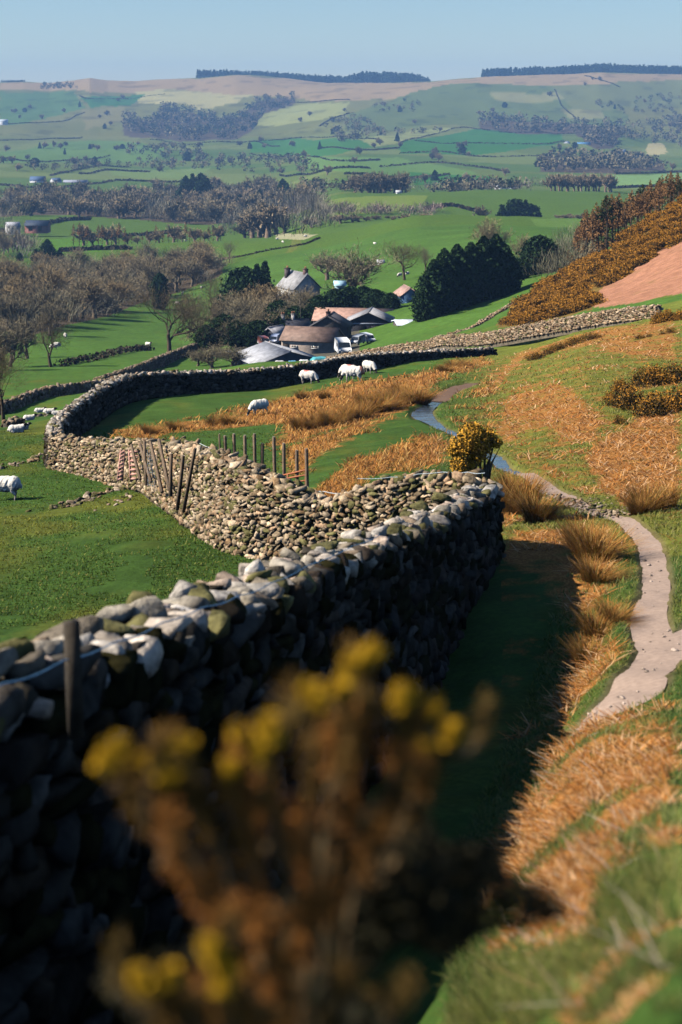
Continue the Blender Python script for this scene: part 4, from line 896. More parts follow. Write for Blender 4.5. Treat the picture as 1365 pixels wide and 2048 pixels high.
def far_wood(poly, n, H, name, label, cols, seed, top=None, dmin=1200, wide=.55, dens=46):
    V_, C_ = [], []; r = np.random.default_rng(seed)
    for u, v, D in scatter(poly, n, dmin, seed):
        x = ux(u, D); z = hgt(x, D); h = H*r.uniform(.75, 1.2); m = dens
        d = r.normal(size=(m, 3)); d /= np.linalg.norm(d, axis=1)[:, None]; d *= (r.random((m, 1))**.35)
        cen = np.stack([x+d[:, 0]*h*wide, D+d[:, 1]*h*wide, z+h*.55+d[:, 2]*h*.5], 1)
        c = np.array(cols[r.integers(0, len(cols))])*r.uniform(.7, 1.25, (m, 1)); vv, q, cc = leaves(cen, h*.26*(46/dens)**.5*r.uniform(.6, 1.3, m), c); V_.append(vv); C_.append(cc)
    V_ = np.concatenate(V_); o = mk(name, V_, [np.arange(len(V_)).reshape(-1, 4)], M_twig, col=np.concatenate(C_)); tag(o, label, 'wood', kind='stuff'); return o
woodL = [(-20,660),(60,668),(130,652),(190,640),(300,600),(380,575),(440,552),(450,528),(380,525),(300,530),(240,545),(120,545),(0,560),(-20,600)]
for u, v, D in scatter(woodL, 62, 200, 5, 13):
    x = ux(u, D); H = random.uniform(8, 11.5)*(1 if D < 480 else 1.05); plant_tree(MID[random.randrange(4)], 'bare_tree', x, D, H, 'bare brown tree in the wood filling the left side behind the pastures', group='bare trees of the left wood', wide=random.uniform(1.0, 1.3))
brush(woodL, 170, 7.5, 'woodland_undergrowth', 'brown leafless undergrowth between the trees of the left wood', BW3, 120, wide=1.1)
for u, v, D in ((314, 575, 470), (40, 640, 350), (100, 655, 330), (20, 700, 240), (55, 690, 262), (-5, 690, 225)):
    tree_px(MID[2 if u != 314 else 0], 'bare_tree', u, 0, v-75 if u != 314 else 505, D, 'dark bare tree at the near edge of the left wood', group='bare trees at the near edge of the left wood', wide=.95)
tree_px(RND[1], 'evergreen_tree', 320, 0, 545, 440, 'dark round evergreen set in the bare wood on the left', wide=.5)
for i, (u, vt, D, k_) in enumerate([(95,478,640,0),(72,498,650,1),(120,500,640,2),(40,505,660,1)]):
    tree_px(CON[k_], 'conifer', u, 0, vt, D, ['tall dark conifer below the distant dark barn', 'dark conifer left of the tall one below the barn', 'dark conifer right of the tall one below the barn', 'low dark conifer near the left edge below the barn'][i], 'conifer', wide=1.25)
for i in range(9): tree_px(MID[i % 4], 'bare_tree', -10+i*9, 0, 450+(i*37 % 30), 700+i*9, 'purplish bare tree in the copse around the distant dark barn', group='bare trees around the dark barn', wide=.9)
# row of larches and bare trees across the middle
rr_ = np.random.default_rng(3)
for i in range(34):
    u = 150+i*8.9+rr_.uniform(-3, 3); top = 448+rr_.uniform(-6, 16)+(8 if u > 250 and u < 300 else 0); D = 745+rr_.uniform(0, 60)
    tree_px([LARF[0], LARF[1], FARB[1], LARF[0], FARB[3]][i % 5], 'larch_tree' if i % 5 in (0, 1, 3) else 'bare_tree', u, 0, top, D, 'russet larch in the long thin row on the green ridge' if i % 5 in (0, 1, 3) else 'bare tree standing among the larches on the ridge', 'tree', 'larches on the ridge' if i % 5 in (0, 1, 3) else 'bare trees among the ridge larches', wide=1.0)
for u, vt in ((505,415),(520,402),(537,398),(553,410),(570,420),(527,425),(660,440),(645,452),(490,440)): tree_px(FARB[(int(u)) % 4], 'bare_tree', u, 0, vt, 830+rr_.uniform(0, 60), 'large bare tree at the right end of the ridge row', group='bare trees right of the ridge row', wide=1.15)
# the broad wood in the valley
woodV = [(-10,440),(100,432),(230,440),(330,446),(420,450),(500,440),(600,425),(640,415),(600,395),(560,385),(500,385),(430,380),(330,385),(250,400),(120,395),(0,398)]
nb = 0
for u, v, D in scatter(woodV, 118, 900, 6, 9):
    x = ux(u, D); plant_tree(FARB[random.randrange(4)], 'bare_tree', x, D, random.uniform(13, 18)*(D/1250)**.5, 'greyish bare tree in the broad dark wood across the valley floor', group='bare trees of the valley wood', wide=random.uniform(1.0, 1.3), dz=-1)
brush(woodV, 190, 13, 'woodland_undergrowth', 'purplish brown mass of branches filling the valley wood', BW3, 121, dmin=900, per=150, wdt=.25, wide=1.3)
for u, vt, D in ((372,352,1350),(385,348,1360),(402,346,1360),(410,352,1345),(398,362,1330),(566,358,1300),(575,366,1290),(560,372,1290),(72,388,1500),(98,392,1500),(60,398,1480),(640,372,1350),(500,372,1400),(520,380,1300),(480,388,1260),(590,385,1200)):
    tree_px(CONF[int(u) % 2], 'conifer', u, 0, vt, D, 'tall dark conifer rising above the bare valley wood', 'conifer', 'conifers rising from the valley wood', wide=1.0)
BRC = BW3[:3]+[(.24, .20, .17)]
brush([(455,470),(560,480),(640,474),(672,445),(640,425),(560,420),(470,438)], 34, 14, 'woodland_undergrowth', 'grey leafless trees thickening the right end of the ridge row', BRC, 122, dmin=700, per=150, wdt=.2, wide=1.3)
brush([(640,436),(760,432),(880,430),(880,420),(760,420),(640,424)], 34, 7, 'scrub', 'pinkish leafless scrub filling the dip between the green knolls', [(.30,.22,.18),(.26,.20,.16)], 123, dmin=700, per=120, wdt=.18, wide=1.8)
brush([(0,520),(60,520),(60,450),(0,450)], 14, 10, 'woodland_undergrowth', 'grey leafless trees below the distant dark barn', BRC, 124, dmin=500, per=160, wdt=.14, wide=1.3)
brush([(640,376),(700,382),(980,384),(1090,380),(1090,370),(980,368),(640,368)], 60, 9, 'scrub', 'pinkish scrub and hedgerow trees behind the far green knoll', BRC, 125, dmin=1100, per=90, wdt=.3, wide=1.6)
brush([(1080,560),(1140,560),(1200,500),(1200,455),(1140,480),(1090,530)], 30, 6, 'woodland_undergrowth', 'olive grey saplings at the foot of the larch plantation', [(.22,.20,.12),(.18,.16,.10)], 126, dmin=255, per=220, wdt=.05, wide=1.2)
# clumps on the far knolls
for i in range(20): u = 690+rr_.uniform(0, 122); tree_px(FARB[2 if i % 3 else 0], 'bare_tree', u, 0, 338+rr_.uniform(0, 7), 1120+rr_.uniform(0, 50), 'dark bare tree in the compact clump on top of the far green knoll', group='clump of trees on the knoll', wide=.8)
for i in range(17): u = 1102+i*7.6+rr_.uniform(-3, 3); tree_px(FARB[1 if i % 3 else 3], 'bare_tree', u, 0, 342+rr_.uniform(0, 6), 1150+rr_.uniform(0, 30), 'bare tree in the long clump right on the far knoll', group='clump of trees right on the knoll', wide=.8)
for i, (u, vt) in enumerate([(1005,412),(1018,408),(1030,398),(1042,405),(1052,400),(1062,408),(1072,412),(1010,420),(1025,415),(960,408)]):
    tree_px(CONF[i % 3] if i < 9 else FARB[2], 'conifer' if i < 9 else 'bare_tree', u, 0, vt, 760+i*4, 'dark conifer in the small copse behind the rounded green hill' if i < 9 else 'small bare tree left of the dark copse behind the rounded hill', 'conifer' if i < 9 else 'tree', 'conifers of the copse behind the rounded hill' if i < 9 else None, wide=1.2)
for i in range(26): u = rr_.uniform(620, 880); tree_px(FARB[i % 4], 'bush', u, 0, 428+rr_.uniform(-4, 8), 800+rr_.uniform(0, 40), 'pinkish bare brush in the dip between the two green knolls', 'bush', 'bare brush between the knolls', wide=2.0)
for i in range(14): u = rr_.uniform(1090, 1170); tree_px(FARB[i % 4], 'bush', u, 0, 430+rr_.uniform(-4, 6), 770+rr_.uniform(0, 60), 'low bare brush right of the dark copse', 'bush', 'bare brush right of the copse', wide=2.0)
# larch plantation behind the gorse crest
for i in range(84):
    t = i/83; u = 1140+t*245+rr_.uniform(-6, 6); crestv = np.interp(u, [1130, 1180, 1365, 1400], [545, 520, 402, 385]); D = 268+rr_.uniform(0, 38)
    top = np.interp(u, [1140, 1165, 1200, 1260, 1300, 1365], [500, 430, 395, 385, 362, 340])+rr_.uniform(-6, 22)
    k_ = PINE[0] if (i % 6 == 3 and u > 1200) else LAR[i % 3]
    tree_px(k_, 'pine_tree' if k_ is PINE[0] else 'larch_tree', u, 0, top, D, 'dark green pine among the russet larches above the gorse slope' if k_ is PINE[0] else 'russet larch with straight bare trunk above the gorse slope', 'tree', 'pines in the larch plantation' if k_ is PINE[0] else 'larches above the gorse slope', wide=1.0)
for i in range(16): u = 1090+i*7.5; tree_px(MID[1+i % 2], 'bare_tree', u, 0, np.interp(u, [1090, 1130, 1210], [535, 505, 470])+rr_.uniform(0, 20), 285+rr_.uniform(0, 30), 'thin greenish grey bare tree at the foot of the larch plantation', group='bare trees at the foot of the plantation', wide=.8)
# far woods: masses nobody could count
BW = [(.17, .145, .08), (.13, .115, .065), (.20, .165, .09), (.08, .08, .05)]; CW = [(.018, .04, .02), (.025, .05, .025)]; MX = BW+[(.03, .055, .02)]
far_wood([(245,240),(300,245),(330,215),(400,222),(430,240),(440,285),(360,287),(250,270)], 150, 15, 'far_woodland', 'dark leafless wood on the far hillside at left', MX, 101)
far_wood([(440,240),(480,230),(520,200),(590,195),(590,205),(530,225),(505,262),(470,285),(440,285)], 110, 14, 'far_woodland', 'arm of dark wood running up the far hillside', MX, 102)
far_wood([(640,262),(700,240),(820,272),(900,262),(760,288),(680,292)], 70, 11, 'far_woodland', 'scrubby wood below the pale hillside', BW, 103)
far_wood([(960,235),(1100,245),(1250,268),(1230,295),(1190,300),(1150,270),(960,258)], 100, 14, 'far_woodland', 'band of wood at the foot of the right far hill', BW, 104)
far_wood([(1090,312),(1230,318),(1330,325),(1330,340),(1230,345),(1080,340)], 120, 13, 'far_woodland', 'broad wood on the valley floor at right', BW, 105)
far_wood([(1180,255),(1365,240),(1365,300),(1290,290),(1230,300)], 80, 13, 'far_woodland', 'patchy wood near the pale quarry at right', BW, 106)
far_wood([(0,345),(130,330),(300,318),(640,338),(640,350),(400,340),(150,345)], 90, 8, 'far_woodland', 'long scrub line across the flat valley fields', BW, 107)
far_wood([(220,300),(300,302),(520,318),(640,325),(620,332),(480,330),(250,312)], 70, 10, 'far_woodland', 'scrub and trees along the far stream line', BW, 108)
far_wood([(890,370),(1010,375),(1060,378),(1050,385),(890,386)], 30, 9, 'far_woodland', 'trees around the white houses beyond the knoll', MX, 109)
far_wood([(600,370),(700,378),(850,380),(980,382),(980,390),(820,388),(610,392)], 60, 7, 'far_woodland', 'pinkish scrub behind the far green knoll', BW[:3], 110)
far_wood([(1180,205),(1365,185),(1365,235),(1240,228)], 60, 8, 'far_woodland', 'scattered scrub on the upper right far hill', MX, 111)
far_wood([(760,200),(860,205),(830,235),(740,225)], 22, 8, 'far_woodland', 'dark scrub patches on the pale far hillside', MX, 112)
far_wood([(80,172),(145,170),(155,180),(85,182)], 30, 9, 'far_woodland', 'dark copse on the far skyline hill at left', CW, 113)
def skyline(us, tops, D, name, lab, seed, n):
    r = np.random.default_rng(seed); V_, C_ = [], []
    for i in range(n):
        u = r.uniform(us[0], us[-1]); d_ = D+r.uniform(-40, 90); x = ux(u, d_); z = hgt(x, d_); zt = vz(np.interp(u, us, tops)+r.normal(.8, 1.6), d_); h = max(zt-z, 5); m = 40
        t = r.random(m); rad = h*.22*(1-t)+.4; a = r.uniform(0, 6.28, m); cen = np.stack([x+np.cos(a)*rad, d_+np.sin(a)*rad, z+t*h], 1)
        vv, q, cc = leaves(cen, h*.28*r.uniform(.6, 1.2, m), np.array(CW[r.integers(0, 2)])*r.uniform(.7, 1.3, (m, 1))); V_.append(vv); C_.append(cc)
    V_ = np.concatenate(V_); tag(mk(name, V_, [np.arange(len(V_)).reshape(-1, 4)], M_twig, col=np.concatenate(C_)), lab, 'wood', kind='stuff')
skyline([395,430,520,640,690,720,780,830,862], [142,141,143,152,154,147,146,149,160], 4410, 'conifer_forest', 'long dark conifer forest on the far skyline, left of centre', 201, 900)
skyline([965,1000,1100,1200,1290,1400], [139,138,135,129,132,134], 4270, 'conifer_forest', 'dark conifer forest on the far skyline at right', 202, 800)
skyline([-20,0,30,50], [159,161,162,165], 4460, 'conifer_forest', 'short dark strip of conifers on the skyline at the left edge', 203, 120)
# lone trees dotted over the far fields
lone = [(210,262),(222,255),(237,205),(245,200),(60,215),(50,220),(30,225),(25,222),(40,238),(85,240),(80,292),(88,292),(110,292),(122,293),(132,292),(180,300),(185,298),(195,305),(233,307),(275,293),(245,298),(262,300),(330,305),(345,302),(400,300),(130,308),(55,318),(12,300),(8,330),(25,330),(500,306),(530,305),(440,326),(395,322),(460,325),(375,320),(560,345),(655,350),(720,310),(760,295),(795,290),(800,300),(865,318),(877,320),(870,310),(925,306),(920,300),(938,312),(930,295),(710,325),(1075,332),(1085,325),(1120,320),(1010,350),(750,300),(665,275),(600,250),(620,235),(690,225),(770,215),(800,225),(830,250),(880,265),(960,230),(985,225),(1010,215),(1100,188),(1170,170),(1185,160),(1200,162),(1230,215),(1290,205),(1310,225),(1340,260),(1355,270),(190,330),(170,318),(150,330),(320,345),(35,345),(70,335),(350,325),(480,300),(520,292),(585,298),(640,302),(580,330),(610,316),(985,372),(850,365),(870,362),(930,362),(1320,332),(1345,338),(1200,335),(1150,300),(1120,300),(200,240),(215,235),(130,225),(160,215),(420,235)]
for i, (u, v) in enumerate(lone):
    D = float(hit(u, v, 1200)[0]); k_ = FARB[i % 4] if i % 5 else CONF[i % 3]
    plant_tree(k_, 'bare_tree' if i % 5 else 'evergreen_tree', ux(u, D), D, random.uniform(9, 14)*(1 if D > 2000 else .8), 'small bare tree dotted among the distant fields and hedges' if i % 5 else 'small dark evergreen dotted among the distant fields', group='lone bare trees on far fields' if i % 5 else 'lone evergreens on far fields', wide=random.uniform(.9, 1.2), dz=-.8)
# hedges and walls between the far fields
HEDGES = [[(0,250),(60,248),(130,245),(170,225)],[(0,278),(70,276),(130,274),(165,270)],[(0,318),(60,322),(140,318),(220,312)],[(100,352),(140,345),(200,333),(260,330)],[(0,371),(80,378),(150,374),(230,365)],[(230,362),(330,366),(430,364)],[(160,350),(220,342),(300,346)],[(500,290),(600,284),(700,280),(760,290)],[(500,312),(600,316),(700,322),(760,318)],[(300,286),(400,292),(500,290),(560,300)],[(640,300),(720,305),(800,300)],[(800,310),(880,305),(960,312),(1080,312),(1110,300)],[(800,292),(860,275),(930,258),(980,262)],[(830,288),(930,290),(1040,290),(1130,287)],[(1000,265),(1080,262),(1120,268),(1200,272)],[(760,335),(860,325),(960,335),(1020,345)],[(690,350),(780,356),(900,350)],[(560,352),(640,345),(740,338)],[(1220,376),(1290,374),(1365,372)],[(1230,348),(1365,344)],[(850,420),(900,412),(960,425)],[(160,195),(180,200),(330,190)],[(560,205),(640,200),(700,196)],[(165,476),(210,474),(290,470),(340,466)],[(60,462),(120,444),(180,442)],[(0,462),(30,463)],[(120,503),(180,500),(260,498)],[(700,232),(660,246),(640,262)],[(1170,150),(1190,158),(1240,175)],[(1110,180),(1130,215),(1180,250)],[(640,478),(600,490),(500,510),(440,520)],[(300,700),(250,706),(190,722),(120,733)]]
for k_, line in enumerate(HEDGES):
    pts = [P(u, v, 500 if v < 600 else 200) for u, v in line]; q = pchip(np.linspace(0, 1, len(pts)), np.array(pts), np.linspace(0, 1, 160)); D0 = q[:, 1].mean()
    hh = 2.0 if D0 > 1000 else (.6 if k_ == 30 else (1.1 if k_ == 31 else 1.7)); m = 160*6; idx = rng.integers(0, 159, m); t = rng.random((m, 1)); cen = q[idx]*(1-t)+q[idx+1]*t
    cen[:, 2] = height(cen[:, 0], cen[:, 1])+rng.random(m)*hh*.9; cen[:, :2] += rng.normal(size=(m, 2))*hh*.3
    c = np.array([(.05, .05, .028), (.09, .065, .045), (.04, .035, .025)])[rng.integers(0, 3, m)]; V, Q_, C = leaves(cen, hh*(1.1 if D0 > 500 else .5)*rng.uniform(.5, 1.3, m), c)
    b0 = q[0]; o = mk('hedge', V-b0, [Q_], M_twig, col=C); o.location = b0
    if k_ == 30: tag(o, 'thin low hedge line running along the green ridge above the farm', 'hedge')
    elif k_ == 31: tag(o, 'brown hedge line below the left wood, between two green pastures', 'hedge')
    else: tag(o, 'dark hedge line dividing the green fields across the distant valley', 'hedge', 'hedge lines of the distant valley')
# ------------------------------------------------------------ farm buildings
def bld(name, label, u, ve, D, ang, L_, W_, h, r, wc, rc, chimneys=(), wins=(), over=.25, cat='building', group=None, wmat=None, rmat=None, doors=(), flat=False):
    """u, D: middle of the plan; ve: row of the eaves; ang: direction of the ridge in degrees from +x; gables at both ends"""
    x = ux(u, D); ze = vz(ve, D); wmat = wmat or M_build; rmat = rmat or M_roof
    root = thing(name, (x, D, ze-h), label, cat, group, R(ang))
    hl, hw = L_/2, W_/2; m = MB()
    V = [(-hl,-hw,-1.5),(hl,-hw,-1.5),(hl,hw,-1.5),(-hl,hw,-1.5),(-hl,-hw,h),(hl,-hw,h),(hl,hw,h),(-hl,hw,h),(-hl,0,h+r),(hl,0,h+r)]
    m.add(np.array(V, float), [(0,1,5,4),(2,3,7,6),(1,2,6,5),(3,0,4,7)], [(5,6,9),(7,4,8)], c=wc); m.build('wall', wmat, root)
    t = .12; a = math.atan2(r, hw); rb = MB()
    for s in (-1, 1):
        e = (hw+over)*s; ze_ = h-r/hw*over; p = np.array([(-hl-over, e, ze_), (hl+over, e, ze_), (hl+over, 0, h+r+.03), (-hl-over, 0, h+r+.03)]); n = np.array((0, math.sin(a)*s, math.cos(a)))*t
        VV = np.concatenate([p+n*.15, p+n*1.15]); 
        rb.add(VV, [(0,1,2,3),(4,5,6,7),(0,1,5,4),(1,2,6,5),(2,3,7,6),(3,0,4,7)], c=rc)
    rf = rb.build('roof', rmat, root)
    rr = MB(); rr.tube([(-hl-over, 0, h+r+.13), (hl+over, 0, h+r+.13)], .10, 6, np.array(rc)*.8); rr.build('ridge', rmat, rf)
    for cx, cy, cw, chh, cc in chimneys:
        m = MB(); zb = h+r*(1-abs(cy)/hw); m.box((cx-cw/2, cy-cw/2, zb-.5), (cx+cw/2, cy+cw/2, zb+chh), cc); m.box((cx-cw/2-.07, cy-cw/2-.07, zb+chh), (cx+cw/2+.07, cy+cw/2+.07, zb+chh+.12), np.array(cc)*.7)
        m.tube([(cx-.15, cy, zb+chh+.1), (cx-.15, cy, zb+chh+.5)], .11, 6, (.35,.16,.09)); m.tube([(cx+.17, cy, zb+chh+.1), (cx+.17, cy, zb+chh+.5)], .11, 6, (.35,.16,.09)); m.build('chimney', wmat, rf)
    for kind, face, a0, z0, w, hh, c in wins:
        m = MB(); fr = MB()
        def face_box(mb, a_, z_, ww, hh_, d0, d1, c_):
            if face == 'f': mb.box((a_-ww/2, -hw-d1, z_), (a_+ww/2, -hw-d0, z_+hh_), c_)
            elif face == 'r': mb.box((hl+d0, a_-ww/2, z_), (hl+d1, a_+ww/2, z_+hh_), c_)
            else: mb.box((-hl-d1, a_-ww/2, z_), (-hl-d0, a_+ww/2, z_+hh_), c_)
        face_box(m, a0, z0, w, hh, .01, .05, c); o = m.build(kind, M_glass if kind == 'window' else M_wood, root)
        if kind == 'window':
            for q in (-w/2, w/2): face_box(fr, a0+q, z0-.05, .08, hh+.1, .0, .09, (.7,.68,.64))
            face_box(fr, a0, z0-.08, w+.15, .08, .0, .12, (.6,.58,.55)); fr.build('frame', M_paint, o)
    return root
BG = 'farm buildings among the trees'
STONE = (.42,.34,.28); SLATE = (.13,.13,.15); PINKR = (.42,.25,.19); DARKW = (.07,.065,.07)
DG = (.02,.022,.028)
bld('farmhouse', 'white farmhouse with pale lichened slate roof and chimneys above the barns', 598, 573, 306, -61, 6.4, 5.2, 3.8, 2.5, (.62,.60,.56), (.33,.32,.32), chimneys=((-2.5,-1.0,.8,1.5,(.10,.08,.08)),(2.6,0,.7,.8,(.16,.10,.09))), wins=(('window','f',-2.2,1.9,.9,1.1,DG),('window','f',.6,1.9,.9,1.1,DG),('window','f',2.3,1.9,.9,1.1,DG),('window','f',-1.2,.2,.9,1.2,DG),('window','r',0,2.0,.9,1.1,DG),('door','f',1.6,0,1.0,2.0,(.09,.06,.05))), cat='house')
bld('stone_barn', 'long stone barn with brown slate roof facing the camera in the yard', 625, 676, 236, -16, 7.3, 5.2, 2.2, 1.35, STONE, (.23,.15,.115), wins=(('window','f',-1.8,1.2,.7,.25,(.3,.26,.22)),('window','f',1.2,1.2,.9,.25,(.3,.26,.22)),('door','f',-3.0,0,.9,1.7,(.05,.04,.035))), cat='barn')
bld('grey_shed', 'low shed with wide pale grey roof and dark gable nearest the field wall', 556, 716, 213, 113, 8.5, 9, 2.6, 1.35, (.05,.07,.10), (.40,.40,.42), cat='shed', wins=(('panel_door','l',-1.5,0,2.2,1.9,(.10,.14,.19)),('panel_door','l',1.6,0,2.2,1.9,(.08,.11,.15))))
bld('long_barn', 'long barn with pinkish tiled roof behind the other buildings', 709, 636, 282, -8, 12.6, 7, 2.4, 1.45, (.06,.05,.05), PINKR, cat='barn', wins=(('door','f',-5,0,1.6,1.9,(.03,.03,.03)),('window','f',-2,1,.9,.7,DG)))
bld('open_shed', 'open fronted shed with grey gabled roof in front of the long pink roof', 741, 640, 266, 84, 6.0, 7.0, 2.6, 1.5, (.035,.035,.045), (.34,.33,.34), cat='shed', wins=(('beam','l',0,2.3,6.6,.22,(.30,.33,.40)),('door','l',-1.2,0,1.6,2.1,(.02,.02,.025)),('door','l',1.5,0,2,2.1,(.02,.02,.025))))
bld('slate_cottage', 'dark slate roofed cottage with a chimney pot behind the stone barn', 662, 650, 256, 80, 5, 5.4, 2.2, 1.55, (.10,.09,.085), (.065,.06,.065), chimneys=((-2.0,0,.6,.6,(.10,.06,.055)),), cat='cottage', wins=(('window','l',0,.9,.8,.8,DG),))
bld('slate_cottage', 'dark slate cottage with three small chimneys left of the stone barn', 574, 660, 262, 12, 6.5, 5.5, 2.6, 1.5, (.09,.085,.10), (.07,.068,.08), chimneys=((-2.6,0,.5,.5,(.36,.34,.33)),(-.6,0,.5,.75,(.36,.34,.33)),(1.0,0,.5,.85,(.4,.38,.36))), cat='cottage', wins=(('window','f',-1.5,1.0,.8,.9,DG),('window','f',1.2,1.0,.8,.9,DG)))
bld('lean_to', 'narrow lean-to with sunlit roof edge left of the dark cottages', 551, 666, 258, 60, 3.6, 2.4, 1.8, .9, (.08,.075,.09), (.34,.33,.35), cat='shed', wins=(('door','f',0,0,.9,1.6,DG),))
bld('blue_shed', 'blue fronted shed with pinkish roof beside the dark conifers', 815, 588, 292, 100, 5.0, 3.4, 2.9, 1.2, (.10,.20,.36), (.48,.30,.24), cat='shed', wmat=M_paint, wins=(('panel_door','l',0,0,1.7,1.9,(.16,.30,.48)),('window','l',0,2.1,1.2,.4,(.3,.42,.6))))
bld('pale_roofed_shed', 'low shed with bright pale blue roof at the foot of the conifers', 820, 646, 256, 8, 4.3, 4.6, 1.3, .35, (.12,.10,.09), (.62,.68,.76), cat='shed', wins=(('door','f',0,0,1.2,1.1,DG),))
bld('garden_hut', 'tiny pale hut in the field behind the farm trees', 762, 524, 420, 0, 1.5, 1.4, 1.1, .4, (.6,.6,.58), (.6,.6,.6), cat='hut', wins=(('door','f',0,0,.7,1.4,DG),))
bld('greenhouse', 'small glinting light blue roofed greenhouse behind the farm hedge', 680, 569, 300, 5, 1.7, 1.6, 1.2, .5, (.4,.55,.62), (.45,.68,.78), cat='greenhouse', wmat=M_glass, wins=(('door','f',0,0,.6,1.1,(.2,.3,.34)),))
# vehicles and yard clutter
def van(u, vb, D, label, yaw=0, body=(.78,.78,.78), scale=1.0, name='white_van', cat='van'):
    root = thing(name, (ux(u, D), D, vz(vb, D)), label, cat, None, R(yaw)); root.scale = (scale,)*3
    # profile across y: nose towards the camera (-y)
    prof_ = [(-2.2,.35),(-2.25,.85),(-1.75,1.05),(-1.25,1.75),(-.9,1.95),(2.0,2.0),(2.15,1.8),(2.2,.35)]
    m = MB(); V = []
    for s, k_ in ((-.92, 1), (.92, 1)):
        for y, z in prof_: V.append((s*(1-.07*(z > 1.2)), y, z))
    n = len(prof_); m.add(np.array(V), [(i, (i+1) % n, n+(i+1) % n, n+i) for i in range(n)]+[(0,1,2,7),(2,3,6,7),(3,4,5,6),(n+7,n+2,n+1,n),(n+7,n+6,n+3,n+2),(n+6,n+5,n+4,n+3)], c=body); m.build('body', M_paint, root)
    m = MB(); m.add(np.array([(-.80,-1.74,1.10),(.80,-1.74,1.10),(.74,-1.27,1.72),(-.74,-1.27,1.72)])+np.array((0,-.02,.015)), [(0,1,2,3)], c=(.02,.025,.03)); m.build('windscreen', M_glass, root)
    for s in (-1, 1):
        m = MB(); m.box((s*.925-.012, -1.15, 1.1), (s*.925+.012, -.35, 1.6), (.02,.025,.03)); m.build('side_window', M_glass, root)
        m = MB(); m.box((s*.62-.16, -2.29, .68), (s*.62+.16, -2.22, .86), (.75,.78,.8)); m.build('headlight', M_glass, root)
        for y in (-1.4, 1.35):
            m = MB(); m.tube([(s*.72, y, .34), (s*.95, y, .34)], .34, 12, (.02,.02,.02)); wl = m.build('wheel', M_paint, root); m = MB(); m.tube([(s*.951, y, .34), (s*.965, y, .34)], .18, 10, (.5,.5,.5)); m.build('rim', M_paint, wl)
    m = MB(); m.box((-.55,-2.30,.42), (.55,-2.24,.60), (.05,.05,.05)); m.build('grille', M_paint, root)
    return root
van(686, 707, 226, 'white van parked nose out at the right end of the stone barn', 8, scale=.95)
van(716, 688, 236, 'silver grey van parked in the shade right of the white van', -25, (.30,.32,.35), .62, 'grey_van')
van(735, 684, 238, 'small pale car roof showing at the edge of the paddock', 30, (.55,.58,.62), .6, 'parked_car', 'car')
van(528, 690, 243, 'dark red vehicle parked left of the dark cottage', 20, (.16,.045,.04), .6, 'red_van')
van(550, 686, 246, 'blue grey car beside the dark red vehicle', -10, (.28,.32,.45), .6, 'parked_car', 'car')
def tarp(u, vt, D, w, d, h, c, name, label, cat, seed):
    r = np.random.default_rng(seed); x = ux(u, D); z = vz(vt, D); n = 12; V = []; 
    for i in range(n+1):
        for j in range(n+1):
            a, b = i/n*2-1, j/n*2-1; e = min(1, 2.6*(1-max(abs(a), abs(b)))); V.append((a*w/2, b*d/2, -h+h*(e**.6)*(.85+.15*r.random())))
    i = np.arange((n+1)**2).reshape(n+1, n+1); Q_ = np.stack([i[:-1, :-1], i[1:, :-1], i[1:, 1:], i[:-1, 1:]], -1).reshape(-1, 4)
    o = mk(name, np.array(V)-np.array((0, 0, 0)), [Q_], M_paint, col=np.broadcast_to(c, (len(V), 3)), smooth=True); o.location = (x, D, z); o.rotation_euler = (0, 0, r.uniform(-.3, .3)); tag(o, label, cat)
tarp(640, 713, 209, 2.4, 1.5, .8, (.10,.42,.46), 'covered_stack', 'teal sheeted stack behind the field wall below the barn', 'tarp', 1)
tarp(585, 721, 203, 1.3, 1.0, .6, (.16,.42,.62), 'covered_stack', 'light blue sheeted stack behind the field wall', 'tarp', 2)
tarp(609, 719, 203, 1.5, 1.2, .7, (.78,.78,.76), 'covered_stack', 'white sheeted heap between the blue and teal ones', 'tarp', 3)
tarp(560, 721, 201, 1.4, .9, .5, (.70,.66,.64), 'covered_stack', 'long white sheeted heap in front of the dark gable', 'tarp', 4)
tarp(548, 726, 200, 1.6, .9, .5, (.34,.12,.07), 'covered_stack', 'rusty red heap in front of the dark gable', 'tarp', 5)
tarp(435, 703, 216, 1.5, 1.0, .6, (.25,.45,.62), 'covered_stack', 'pale blue sheeted pile under the thorny bushes', 'tarp', 6)
tarp(457, 702, 216, 1.1, .9, .5, (.30,.48,.62), 'covered_stack', 'smaller pale blue pile right of the other under the bushes', 'tarp', 7)
m = MB(); m.tube([(0, 0, -.3), (-.25, 0, 3.5)], [.07, .05], 6, (.16,.13,.10)); o = m.build('timber_pole', M_wood); o.location = (ux(603, 266), 266, vz(642, 266)); tag(o, 'leaning timber pole among the trees behind the stone barn', 'pole')
